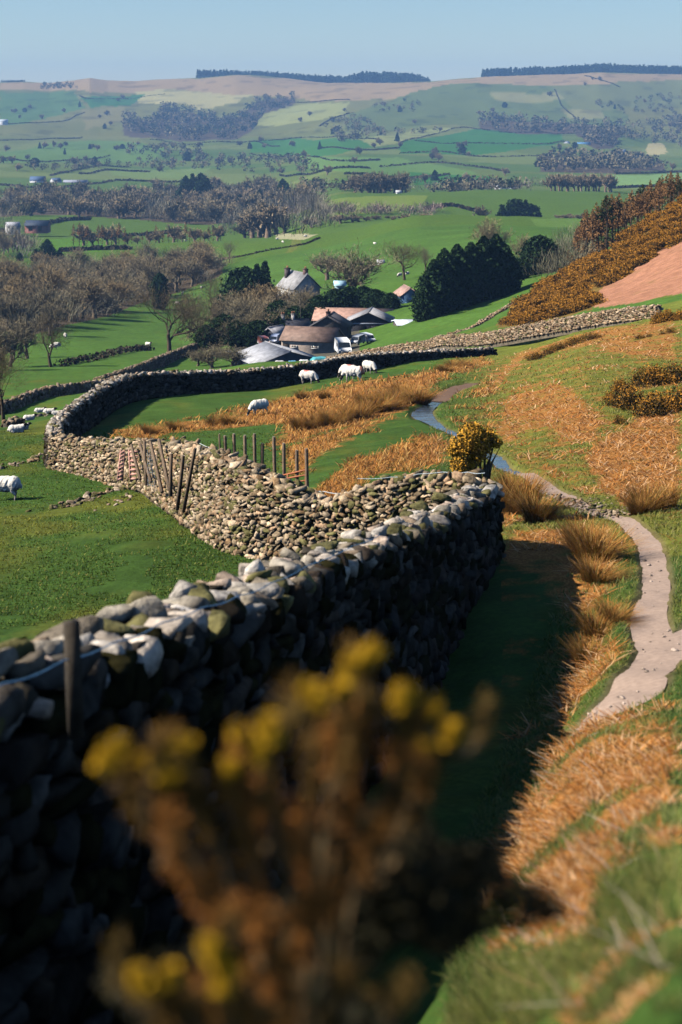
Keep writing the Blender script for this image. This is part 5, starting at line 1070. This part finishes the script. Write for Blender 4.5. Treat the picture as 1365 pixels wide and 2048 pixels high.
# distant farms
def small(name, u, ve, D, ang, L_, W_, h, r, wc, rc, label, cat='house', **k_): return bld(name, label, u, ve, D, ang, L_, W_, h, r, wc, rc, cat=cat, over=.3, **k_)
small('barn', 76, 450, 900, -3, 12, 8, 2.6, 2.4, (.28,.12,.10), (.03,.045,.075), 'distant dark roofed barn with reddish front at the left edge', 'barn', wins=(('door','f',-3,0,2,2.2,DG),('door','f',2,0,2,2.2,DG)))
small('farmhouse', 26, 452, 905, 20, 7, 6, 3, 2, (.6,.58,.54), (.4,.4,.42), 'small pale house left of the distant dark barn', wins=(('window','f',0,1,1,1,DG),))
small('farmhouse', 76, 361, 1700, 4, 15, 8, 5, 4, (.75,.75,.76), (.07,.12,.22), 'far white gabled farmhouse with dark blue roof across the valley at left', wins=(('window','f',0,2,1.5,1.5,DG),))
small('farmhouse', 112, 362, 1710, 40, 9, 8, 4, 3, (.7,.7,.7), (.08,.13,.22), 'far small house right of the white gabled farmhouse', wins=(('window','f',0,1.5,1.4,1.4,DG),))
small('long_barn', 152, 364, 1720, 2, 24, 8, 3, 2, (.3,.3,.33), (.28,.30,.36), 'far long grey barn ending the row of farm buildings at left', 'barn', wins=(('door','f',0,0,3,2.5,DG),))
small('farmhouse', 1003, 375, 1330, 25, 8, 7, 4, 2.5, (.8,.8,.8), (.35,.38,.42), 'far white house among dark trees beyond the knoll, the left one', wins=(('window','f',0,1.5,1.2,1.2,DG),))
small('farmhouse', 1026, 377, 1340, -20, 6, 6, 3.5, 2, (.75,.74,.72), (.3,.33,.38), 'far pale house among dark trees beyond the knoll, the right one', wins=(('window','f',0,1.2,1,1,DG),))
small('farmhouse', 1134, 287, 2600, 70, 9, 12, 6, 4, (.8,.8,.8), (.10,.18,.30), 'far white gable end of a house on the right hillside', wins=(('window','l',0,2,1.5,1.5,DG),))
small('long_barn', 1168, 289, 2600, -4, 20, 10, 4, 3.5, (.3,.35,.4), (.08,.20,.36), 'far blue roofed barn right of the white gable on the hillside', 'barn', wins=(('door','f',0,0,3,2.5,DG),))
small('farmhouse', 1250, 354, 1900, 10, 9, 7, 4, 3, (.85,.85,.85), (.6,.62,.66), 'far bright white house in the right of the valley', wins=(('window','f',0,1.2,1.4,1.4,DG),))
small('farmhouse', 1245, 303, 2500, 15, 10, 8, 4, 3, (.7,.68,.66), (.3,.33,.38), 'far pale house left of the beige quarry face', wins=(('window','f',0,1.2,1.4,1.4,DG),))
small('farmhouse', 8, 243, 3250, 10, 16, 10, 5, 4, (.8,.8,.8), (.45,.5,.55), 'tiny white house high on the far left hillside', wins=(('window','f',0,1.2,1.4,1.4,DG),))
small('farmhouse', 798, 384, 1090, 0, 3.5, 3, 2, 1, (.8,.8,.8), (.5,.5,.5), 'tiny white hut under the dark clump of trees on the knoll', 'hut', wins=(('door','f',0,0,.8,1.6,DG),))
# ------------------------------------------------------------ rushes, bracken litter, grass
def rush_proto(seed, n=900, warm=1.0, h=1.0, spread=.42):
    r = np.random.default_rng(seed); a = r.uniform(0, 6.28, n); rad = spread*.55*np.sqrt(r.random(n)); b = np.stack([np.cos(a)*rad, np.sin(a)*rad, np.full(n, -.05)], 1)
    az = a+r.normal(0, .6, n); lean = .05+.42*r.random(n)**1.3+.25*np.cos(a-seed); L_ = h*r.uniform(.45, 1.05, n); pal = np.array([(.42,.17,.035),(.50,.23,.05),(.28,.10,.02),(.52,.30,.09),(.24,.17,.03),(.13,.055,.015),(.46,.24,.07)])
    c = pal[r.integers(0, len(pal), n)]*r.uniform(.7, 1.2, (n, 1))*warm
    V, Q_, C = blades(b, az, lean, L_, np.full(n, .011), c, curve=.75); return mk('rush_clump', V, [Q_], M_plant, col=C, link=False).data
RU = [rush_proto(i) for i in (1, 2, 3)]
def rush(u, v, w, label, hs=1.0, i=0, D=None, group=None):
    if D is None: x, D, z = P(u, v)
    else: x = ux(u, D); z = hgt(x, D)
    o = bpy.data.objects.new('rush_clump', RU[i % 3]); COL.objects.link(o); o.location = (x, D, z-.03); o.scale = (w, w, hs); o.rotation_euler = (0, 0, random.uniform(0, 6)); tag(o, label, 'rush clump', group)
rush(1042, 1020, 1.5, 'big orange rush clump leaning beside the end of the foreground wall', 1.05, 0)
rush(1075, 1042, 1.2, 'orange rush clump next to the stones where the brook crosses the path', .8, 1)
rush(1012, 1030, .9, 'pale orange rush clump touching the wall end', .85, 2)
rush(1020, 985, 1.1, 'dark russet rush clump behind the round gorse bush', .7, 1)
rush(1185, 1120, 1.3, 'dark russet rush clump left of the path bend', .85, 2)
rush(1160, 1095, 1.0, 'orange rush clump in front of the path stones', .7, 0)
rush(1190, 1160, .9, 'small brown rush tuft below the russet clump left of the path', .5, 1)
rush(1195, 1250, .8, 'yellowish rush tuft on the edge of the wall shadow', .5, 1)
rush(1175, 1290, .7, 'ochre rush tuft low on the edge of the wall shadow', .45, 0)
rush(1225, 1240, .6, 'green tinged rush tuft between the shadow and the path', .42, 2)
rush(1290, 1030, 1.1, 'ochre rush clump right of the path stones', .75, 0)
rush(1330, 1020, 1.0, 'ochre rush clump near the right edge above the path', .7, 1)
rush(1275, 1035, .5, 'small green brown tuft above the path stones', .5, 2)
for i, (u, v, w) in enumerate([(838,806,1.9),(812,805,1.6),(790,812,1.5),(770,822,1.6),(745,828,1.5),(720,836,1.5),(690,842,1.3),(660,850,1.3),(630,856,1.2),(600,862,1.2),(800,795,1.5),(760,808,1.4),(730,815,1.3),(906,735,1.5),(890,742,1.3),(930,730,1.3),(460,850,1.1),(430,852,1.1),(350,862,1.0),(300,868,1.0),(650,800,.9),(605,800,.9)]):
    rush(u, v, w, ('tall dark sided rush clump at the bend of the stream', 'orange rush clump second from the stream bend')[i] if i < 2 else 'orange rush clump in the band across the sheep field', .85 if i < 13 else .6, i, group='rush clumps across the sheep field' if i > 1 else None)
def field_sample(n, seed, polys=None, box=None, umin=0):
    r = np.random.default_rng(seed); u = r.uniform(box[0], box[2], n); v = r.uniform(box[1], box[3], n); D = hit(u, v)
    D = D*np.exp(r.uniform(-.004, .004, n)); x = ux(u, D); return x, D, u, v
def cover(x, y):
    C, B = landcover(x, y); pn = fbm(x*.8+3, y*.8, 77, 3); d = np.minimum(np.minimum(dist_line(x, y, LINES['path']), dist_line(x, y, LINES['spur'])), np.minimum(dist_line(x, y, LINES['stream']), dist_line(x, y, LINES['mud'])))
    B = B*sst(.05, .4, d); return C, B, d, pn
def litter(name, label, boxes, n, seed, pal, lean, hrange, wk, thr=.35, wild=.6, curve=.5, only_green=False, Dmax=140, Dmin=1.5, lmin=.15):
    r = np.random.default_rng(seed); Vs, Qs, Cs = [], [], []; off = 0
    for bx, fr in boxes:
        m = int(n*fr); x, D, u, v = field_sample(m, seed+off, box=bx); C, B, d, pn = cover(x, D)
        if only_green: ok = (B+pn*.5 < thr) & (d > .06)
        else: ok = (B+pn*.55 > thr) & (d > .02)
        ok &= (D < Dmax) & (D > Dmin) & (x > np.interp(D, [c_[2] for c_ in WA], [ux(c_[0], c_[2]) for c_ in WA])+np.where(D < 35.5, 1.9, -99)); x, D = x[ok], D[ok]; k_ = len(x)
        if not k_: continue
        z = height(x, D)+carve(x, D); ci = r.integers(0, len(pal), k_); c = np.array(pal)[ci]*r.uniform(.7, 1.25, (k_, 1))
        if only_green: c = c*.5+C[ok]*.75
        L_ = r.uniform(*hrange, k_)*np.clip(D/26, lmin, 1.0); wd = wk[0]+wk[1]*D
        V, Q_, C2 = blades(np.stack([x, D, z-.01], 1), r.uniform(0, 6.28, k_), r.uniform(*lean, k_), L_, wd*r.uniform(.6, 1.4, k_), c, curve=curve)
        Vs.append(V); Qs.append(Q_+off_v(Vs[:-1])); Cs.append(C2); off += 1
    o = mk(name, np.concatenate(Vs), [np.concatenate(Qs)], M_plant, col=np.concatenate(Cs)); return tag(o, label, kind='stuff')
def off_v(l): return sum(len(a) for a in l)
BP = [(.62,.29,.08),(.68,.38,.15),(.46,.18,.035),(.74,.46,.24),(.32,.11,.02),(.54,.21,.05),(.15,.065,.02)]
OP = [(.60,.28,.06),(.52,.22,.05),(.65,.38,.12),(.40,.16,.04),(.20,.09,.03)]
litter('dead_bracken', 'flattened dead bracken littering the slope right of the wall', [((940,1420,1365,2048),.50),((860,640,1365,1060),.46),((990,1040,1365,1440),.18)], 95000, 11, BP, (1.0, 1.5), (.10, .42), (.004, .00055), .56, curve=.2)
litter('dead_bracken', 'dead bracken and pale stems in the sheep field behind the wall', [((200,700,990,1000),1)], 52000, 12, OP, (.3, 1.2), (.12, .38), (.004, .0005), .45, curve=.6)
litter('rough_grass', 'coarse olive grass between the bracken patches', [((860,640,1365,1060),.42),((940,1040,1365,1500),.22),((900,1500,1365,2048),.36)], 120000, 13, [(.20,.22,.05),(.34,.27,.07),(.10,.15,.03),(.42,.34,.14)], (.3, 1.1), (.05, .15), (.0025, .00045), .5, only_green=True, lmin=.75)
# near stalks at the lower right, blurred by distance
litter('bracken_stalks', 'pale broken bracken stalks close to the camera at lower right', [((950,1450,1365,2048),1)], 520, 14, [(.60,.50,.36),(.62,.40,.26),(.55,.30,.14),(.80,.62,.48)], (1.25, 1.5), (.2, .6), (.004, .0004), .5, curve=.05, Dmax=20, Dmin=3.5, lmin=.5)
# ------------------------------------------------------------ gorse
def gorse_proto(seed, n=5200, leaf=.085, flower=1.1, shape=(1, 1, .8), lob=.25):
    r = np.random.default_rng(seed); m = MB()
    nb = 26; bc = r.normal(size=(nb, 3)); bc[:, 2] = np.abs(bc[:, 2]); bc /= np.linalg.norm(bc, axis=1)[:, None]; bc *= r.uniform(.45, .85, (nb, 1))
    pick = r.integers(0, nb, n); d = r.normal(size=(n, 3)); d /= np.linalg.norm(d, axis=1)[:, None]; cen = bc[pick]+d*(r.random((n, 1))**.4)*.33; cen = cen*np.array(shape); cen[:, 2] = np.abs(cen[:, 2])
    out = np.clip(d[:, 2]*.5+.5, 0, 1); fl = r.random(n) < flower*out
    c = np.array((.08, .05, .014))*r.uniform(.5, 1.5, (n, 1)); c[fl] = np.array((.42, .185, .025))*r.uniform(.55, 1.25, (fl.sum(), 1))
    V, Q_, C = leaves(cen, leaf*r.uniform(.5, 1.3, n), c); m.add(V, Q_, c=C)
    tk = MB()
    for b in bc[:12]: tk.tube([(0, 0, -.1), tuple(b*np.array(shape)*.5+np.array((0, 0, -.05))), tuple(b*np.array(shape))], [.04, .02, .008], 4, (.10,.07,.045), False)
    return tk.build('stems', M_bark, link=False).data, m.build('foliage', M_gorse, link=False).data
GO = [gorse_proto(i) for i in (1, 2, 3, 4)]; GOB = [gorse_proto(11, 4200, .075, 1.3), gorse_proto(12, 2200, .075, .5)]
def gorse(pair, u, v, sx, sy, sz, label, D=None, group=None, dz=-.1, name='gorse_bush'):
    if D is None: x, D, z = P(u, v)
    else: x = ux(u, D); z = hgt(x, D)
    o = thing(name, (x, D, z+dz), label, 'gorse bush', group, random.uniform(0, 6.28)); o.scale = (sx, sy, sz)
    for nm, me in zip(('stems', 'foliage'), pair): c = bpy.data.objects.new(nm, me); COL.objects.link(c); c.parent = o
    return o
# hillside thicket
band = [(1015,655),(1100,640),(1180,618),(1195,590),(1240,556),(1300,520),(1400,455),(1400,395),(1365,402),(1250,470),(1180,520),(1130,552),(1080,585),(1040,612)]
for u, v, D in scatter(band, 230, 150, 9, 4):
    s = random.uniform(1.2, 2.2); gorse(GO[random.randrange(4)], u, v, s*1.15, s*1.15, s*.95, 'ochre flowering gorse bush in the dense thicket across the steep slope', D=D, group='gorse thicket on the slope', dz=-.25)
for u, v, s, lab in ((1012,640,1.0,'small ochre gorse bush at the lower left tip of the thicket'),(985,645,.7,'tiny dark gorse bush outside the lower left tip of the thicket'),(1000,655,.9,'gorse bush just above the tan wall at the thicket corner')):
    gorse(GO[0], u, v+6, s, s, s, lab, D=165)
for i, (u, v, s) in enumerate([(1075,690,.85),(1095,684,.8),(1115,680,.9),(1135,676,.7),(1155,668,.8),(1175,664,.9),(1195,662,.6)]):
    gorse(GOB[1], u, v, s*1.1, s, s*.9, 'dark russet gorse in the clumps below the right part of the tan wall', D=108+i*1.2, group='russet gorse clumps below the wall')
for i, (u, v, s, lab) in enumerate([(1330,618,1.1,'yellow gorse bush at the right end of the tan wall'),(1350,610,1.2,'large yellow gorse bush at the right edge by the wall end'),(1385,600,1.3,'yellow gorse bush cut by the right edge above the wall'),(1320,635,.7,'small gorse bush under the yellow one at the wall end'),(1280,640,.5,'tiny dark gorse bush in the grass near the wall end'),(1295,655,.45,'lone tiny dark bush near the right edge'),(1338,650,.6,'dark upright little bush near the right edge')]):
    gorse(GOB[0] if i < 4 else GOB[1], u, v, s, s, s, lab, D=118 if i < 4 else 104)
for i, (u, v, s, k_) in enumerate([(1245,800,.75,1),(1270,812,.85,1),(1300,822,.8,1),(1330,815,.8,0),(1358,800,.8,1),(1250,775,.55,0),(1285,765,.7,1),(1320,758,.8,0),(1350,755,.85,1),(1240,845,.35,1),(1225,790,.35,0),(1390,790,.8,1)]):
    gorse(GOB[k_], u, v+8, s*1.3, s*1.3, s*1.5, 'straggly dark and yellow gorse in the big clump near the right edge', group='straggly gorse clump near the right edge')
# round windblown gorse beside the wall end
def lone_gorse():
    D = 40.0; x = ux(948, D); z = hgt(x, D); r = np.random.default_rng(44); root = thing('gorse_bush', (x, D, z), 'lone rounded gorse bush, orange lit on the left, growing over the wall end', 'gorse bush')
    px = D/F; zz = lambda v: vz(v, D)-z; xx = lambda u: ux(u, D)-x
    blobs = [(940,868,26),(925,895,26),(918,925,20),(955,880,28),(975,878,22),(992,884,12),(945,910,28),(965,900,20),(935,935,18),(905,900,12),(950,860,16),(1000,886,7)]
    cen, cc = [], []
    for u, v, rad in blobs:
        n = int(rad*rad*2.6); d = r.normal(size=(n, 3)); d /= np.linalg.norm(d, axis=1)[:, None]; rr = rad*px*(r.random((n, 1))**.45); p = d*rr*np.array((1, 1.1, 1))+np.array((xx(u), r.normal()*.1, zz(v))); cen.append(p)
        fl = r.random(n) < .88; c = np.array((.10,.06,.018))*r.uniform(.5, 1.4, (n, 1)); c[fl] = np.array((.68,.34,.04))*r.uniform(.6, 1.2, (fl.sum(), 1)); cc.append(c)
    V, Q_, C = leaves(np.concatenate(cen), .055*r.uniform(.5, 1.4, sum(map(len, cen))), np.concatenate(cc)); m = MB(); m.add(V, Q_, c=C); m.build('foliage', M_gorse, root)
    m = MB()
    for u, v in ((940,880),(965,890),(990,886),(975,880),(930,900),(985,905),(955,870),(1000,895)):
        m.tube([(xx(962)+r.normal()*.05, 0, -.2), (xx((u+968)/2)+r.normal()*.04, 0, zz((v+960)/2)), (xx(u), 0, zz(v))], [.05, .03, .012], 5, (.10,.075,.05))
    m.build('stems', M_bark, root)
lone_gorse()
# ------------------------------------------------------------ foreground gorse, about two metres from the camera
def sprig(tip, root_p, seed, flow, brown, D_, flsize=.02):
    """one upright shoot: stem, spines and flower heads"""
    r = np.random.default_rng(seed); tip = np.array(tip); root_p = np.array(root_p); mid = (tip+root_p)/2+r.normal(size=3)*.03
    ts = np.linspace(0, 1, 9); pts = [(1-t)**2*root_p+2*t*(1-t)*mid+t*t*tip for t in ts]
    st = MB(); st.tube(pts, np.linspace(.006, .0022, 9), 5, (.12,.08,.04), False)
    L_ = np.linalg.norm(tip-root_p); n = int(L_*1500); t = r.uniform(.5, 1, n) if brown > .5 else r.uniform(.55, 1, n); P_ = np.array([(1-a)**2*root_p+2*a*(1-a)*mid+a*a*tip for a in t]); d = r.normal(size=(n, 3)); d[:, 2] += .35; d /= np.linalg.norm(d, axis=1)[:, None]
    ln = r.uniform(.010, .026, n); side = np.cross(d, r.normal(size=(n, 3))); side /= np.linalg.norm(side, axis=1)[:, None]; w_ = side*.0017; e = P_+d*ln[:, None]
    V = np.stack([P_-w_, P_+w_, e+w_*.2, e-w_*.2], 1).reshape(-1, 3)
    gcol = np.array((.05,.06,.018)); bcol = np.array((.30,.115,.025)); c = (gcol*(1-brown)+bcol*brown)*r.uniform(.6, 1.5, (n, 1))
    sp_ = MB(); sp_.add(V, np.arange(len(V)).reshape(-1, 4), c=np.repeat(c, 4, 0))
    fb = MB()
    for fc, fr_ in flow:
        k_ = 24; dd = r.normal(size=(k_, 3)); dd /= np.linalg.norm(dd, axis=1)[:, None]; q = np.array(fc)+dd*fr_*.72*(r.random((k_, 1))**.5)
        for p, dv in zip(q, dd):
            # a pea flower: two small cupped petals
            V2, Q2, C2 = leaves(np.repeat(p[None], 4, 0)+r.normal(size=(4, 3))*.002, np.full(4, .014), np.repeat(np.array([(.68,.38,.02)])*r.uniform(.75, 1.1), 4, 0)); fb.add(V2, Q2, c=C2)
    return st, sp_, fb
def fore_gorse():
    root = thing('gorse_bush', (ux(620, 2.1), 2.1, hgt(ux(620, 2.1), 2.1)), 'flowering gorse bush out of focus in the immediate foreground, yellow heads on brown stems', 'gorse bush'); o0 = np.array(root.location)
    r = np.random.default_rng(77); Wp = lambda u, v, D: np.array((ux(u, D), D, vz(v, D)))-o0
    ST, SPN, FL = MB(), MB(), MB()
    def add(a, b):
        for q, w in ((a, b),):
            if q.v: w.add(np.concatenate(q.v), np.concatenate(q.q) if q.q else None, None, np.concatenate(q.c))
    tips = [ # u, v, D, flower radii list, brown
      (745,1300,2.15,[(745,1303,.014),(722,1315,.018),(700,1328,.014)],.4),(695,1355,2.1,[(690,1365,.016),(680,1378,.012)],.4),(625,1385,2.05,[(622,1388,.019),(640,1405,.014)],.4),
      (540,1440,2.0,[(535,1452,.021),(528,1478,.021),(545,1462,.016),(515,1500,.013)],.3),(480,1468,2.0,[(478,1466,.010)],.9),(808,1382,2.1,[(806,1386,.020),(800,1402,.015)],.3),(868,1405,2.15,[(866,1410,.015)],.3),
      (908,1460,2.2,[(906,1455,.014),(905,1475,.015)],.3),(850,1480,2.2,[(848,1486,.014)],.4),(232,1490,1.95,[(236,1490,.015),(222,1508,.018),(205,1530,.013)],.4),(190,1570,1.95,[],1),
      (340,1500,2.0,[(372,1495,.014),(355,1490,.013),(300,1520,.012)],.3),(335,1545,2.0,[(334,1548,.018)],.4),(280,1525,2.0,[(270,1525,.012)],.5),(465,1540,2.0,[(462,1540,.016)],.5),
      (290,1950,1.8,[(280,1960,.017),(300,1968,.014)],.3),(345,1955,1.8,[(342,1955,.013)],.4),(425,1900,1.8,[(420,1890,.013),(430,1912,.015)],.4),(445,1965,1.8,[(445,1966,.014),(460,1930,.014)],.4),
      (520,1560,2.05,[],1),(470,1640,2.0,[],1),(500,1600,2.0,[],.95),(600,1480,2.1,[],.9),(660,1450,2.1,[],.9),(700,1420,2.15,[],.8),(740,1440,2.1,[],.8),(640,1540,2.1,[],1),(700,1520,2.15,[],.95),(750,1500,2.1,[],.9),(790,1490,2.15,[],.8),(690,1580,2.1,[],1),
      (600,1660,2.05,[],1),(650,1700,2.0,[],1),(700,1690,2.05,[],1),(720,1740,2.05,[],1),(620,1780,2.0,[],.95),(560,1800,1.95,[],.95),(510,1820,1.95,[],1),(380,1760,1.9,[],1),(420,1740,1.9,[],1),(360,1810,1.9,[],1),(320,1670,1.9,[],1),(515,1720,2.0,[],1),
      (560,1900,1.9,[],.7),(640,1860,1.95,[],.8),(480,1990,1.85,[],.6),(400,2010,1.8,[],.6),(540,2020,1.85,[],.6),(620,1980,1.9,[],.5),(700,1930,1.9,[],.4),(240,2030,1.8,[],.5),(330,2030,1.8,[],.5),(760,2000,1.9,[],.3),(820,1960,1.95,[],.3),(880,1900,2.0,[],.2),(780,1620,2.1,[],.7),(830,1560,2.15,[],.6)]
    for i, (u, v, D, fl, br) in enumerate(tips):
        if not fl and i % 2 == 0: continue
        bu = 620+(u-620)*.45; bv = min(v+330, 2250); s_, p_, f_ = sprig(Wp(u, v, D), Wp(bu, bv, D+.05), 300+i, [(Wp(a, b, D-.01), c) for a, b, c in fl], br, D)
        add(s_, ST); add(p_, SPN); add(f_, FL)
        for j in range(1):   # side shoots
            t = r.uniform(.0, .35); bp_ = Wp(u+(bu-u)*t, v+(bv-v)*t, D+.02); tp = bp_+np.array((r.normal()*.035, r.normal()*.05, r.uniform(.01, .05))); s_, p_, f_ = sprig(tp, bp_-np.array((0, 0, .03)), 900+i*7+j, [], br, D); add(s_, ST); add(p_, SPN)
    # dark lower growth of the bush
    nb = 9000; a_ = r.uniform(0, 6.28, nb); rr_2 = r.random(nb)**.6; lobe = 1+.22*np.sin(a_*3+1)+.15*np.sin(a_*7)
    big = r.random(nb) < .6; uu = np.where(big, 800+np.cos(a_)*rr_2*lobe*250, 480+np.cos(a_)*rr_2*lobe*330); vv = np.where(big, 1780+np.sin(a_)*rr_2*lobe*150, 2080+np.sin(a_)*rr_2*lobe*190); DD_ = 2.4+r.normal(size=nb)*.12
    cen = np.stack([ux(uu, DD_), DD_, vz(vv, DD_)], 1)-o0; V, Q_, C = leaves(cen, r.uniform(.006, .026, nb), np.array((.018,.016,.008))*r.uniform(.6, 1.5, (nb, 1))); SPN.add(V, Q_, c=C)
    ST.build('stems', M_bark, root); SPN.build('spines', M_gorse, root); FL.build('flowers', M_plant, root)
fore_gorse()

# short turf tufts in the near pasture and stones trodden into the path
def pasture():
    r = np.random.default_rng(31); n = 60000; u = r.uniform(-10, 560, n); v = r.uniform(860, 1260, n)**1.0; D = hit(u, v, 30); x = ux(u, D); ok = (D > 31) & (D < 90) & (fbm(x*.6, D*.35, 66, 3) > -.4); x, D = x[ok], D[ok]; n = len(x)
    wl = np.array([(ux(a, d), d) for a, b, d in WB]); C, B = landcover(x, D); z = height(x, D)
    c = C*np.array((1.9, 1.6, 1.3))*r.uniform(.7, 1.5, (n, 1)); yl = r.random(n) < .12; c[yl] = np.array((.26, .24, .06))*r.uniform(.7, 1.2, (yl.sum(), 1))
    V, Q_, C2 = blades(np.stack([x, D, z-.01], 1), r.uniform(0, 6.28, n), r.uniform(.2, 1.2, n), r.uniform(.03, .10, n), .004+.0005*D, c, curve=.5)
    tag(mk('pasture_grass', V, [Q_], M_plant, col=C2), 'short grazed turf of the near pasture', kind='stuff')
pasture()
def path_stones():
    r = np.random.default_rng(32); P_ = []
    for k_, w in (('path', 1.0), ('spur', 1.0)):
        L_ = LINES[k_]; n = 70 if k_ == 'path' else 20; i = r.integers(0, len(L_), n); o = r.normal(0, .75, n); P_.append(np.stack([L_[i, 0]+o*L_[i, 2]*w, L_[i, 1]+r.normal(0, .1, n)], 1))
    P_ = np.concatenate(P_); n = len(P_); sz = r.lognormal(-3.9, .5, n); z = height(P_[:, 0], P_[:, 1])-.05+sz*.2; cen = np.stack([P_[:, 0], P_[:, 1], z], 1); ax = r.normal(size=(n, 3))*[1, 1, .1]; ax /= np.linalg.norm(ax, axis=1)[:, None]
    V, Q_, C = put_stones(cen, ax, np.stack([sz, sz*.8, sz*.45], 1), np.array((.44,.34,.27))*r.uniform(.6, 1.1, (n, 1)), tilt=.2); tag(mk('path_gravel', V, [Q_], M_stone, col=C), 'small stones bedded in the footpath', kind='stuff')
path_stones()
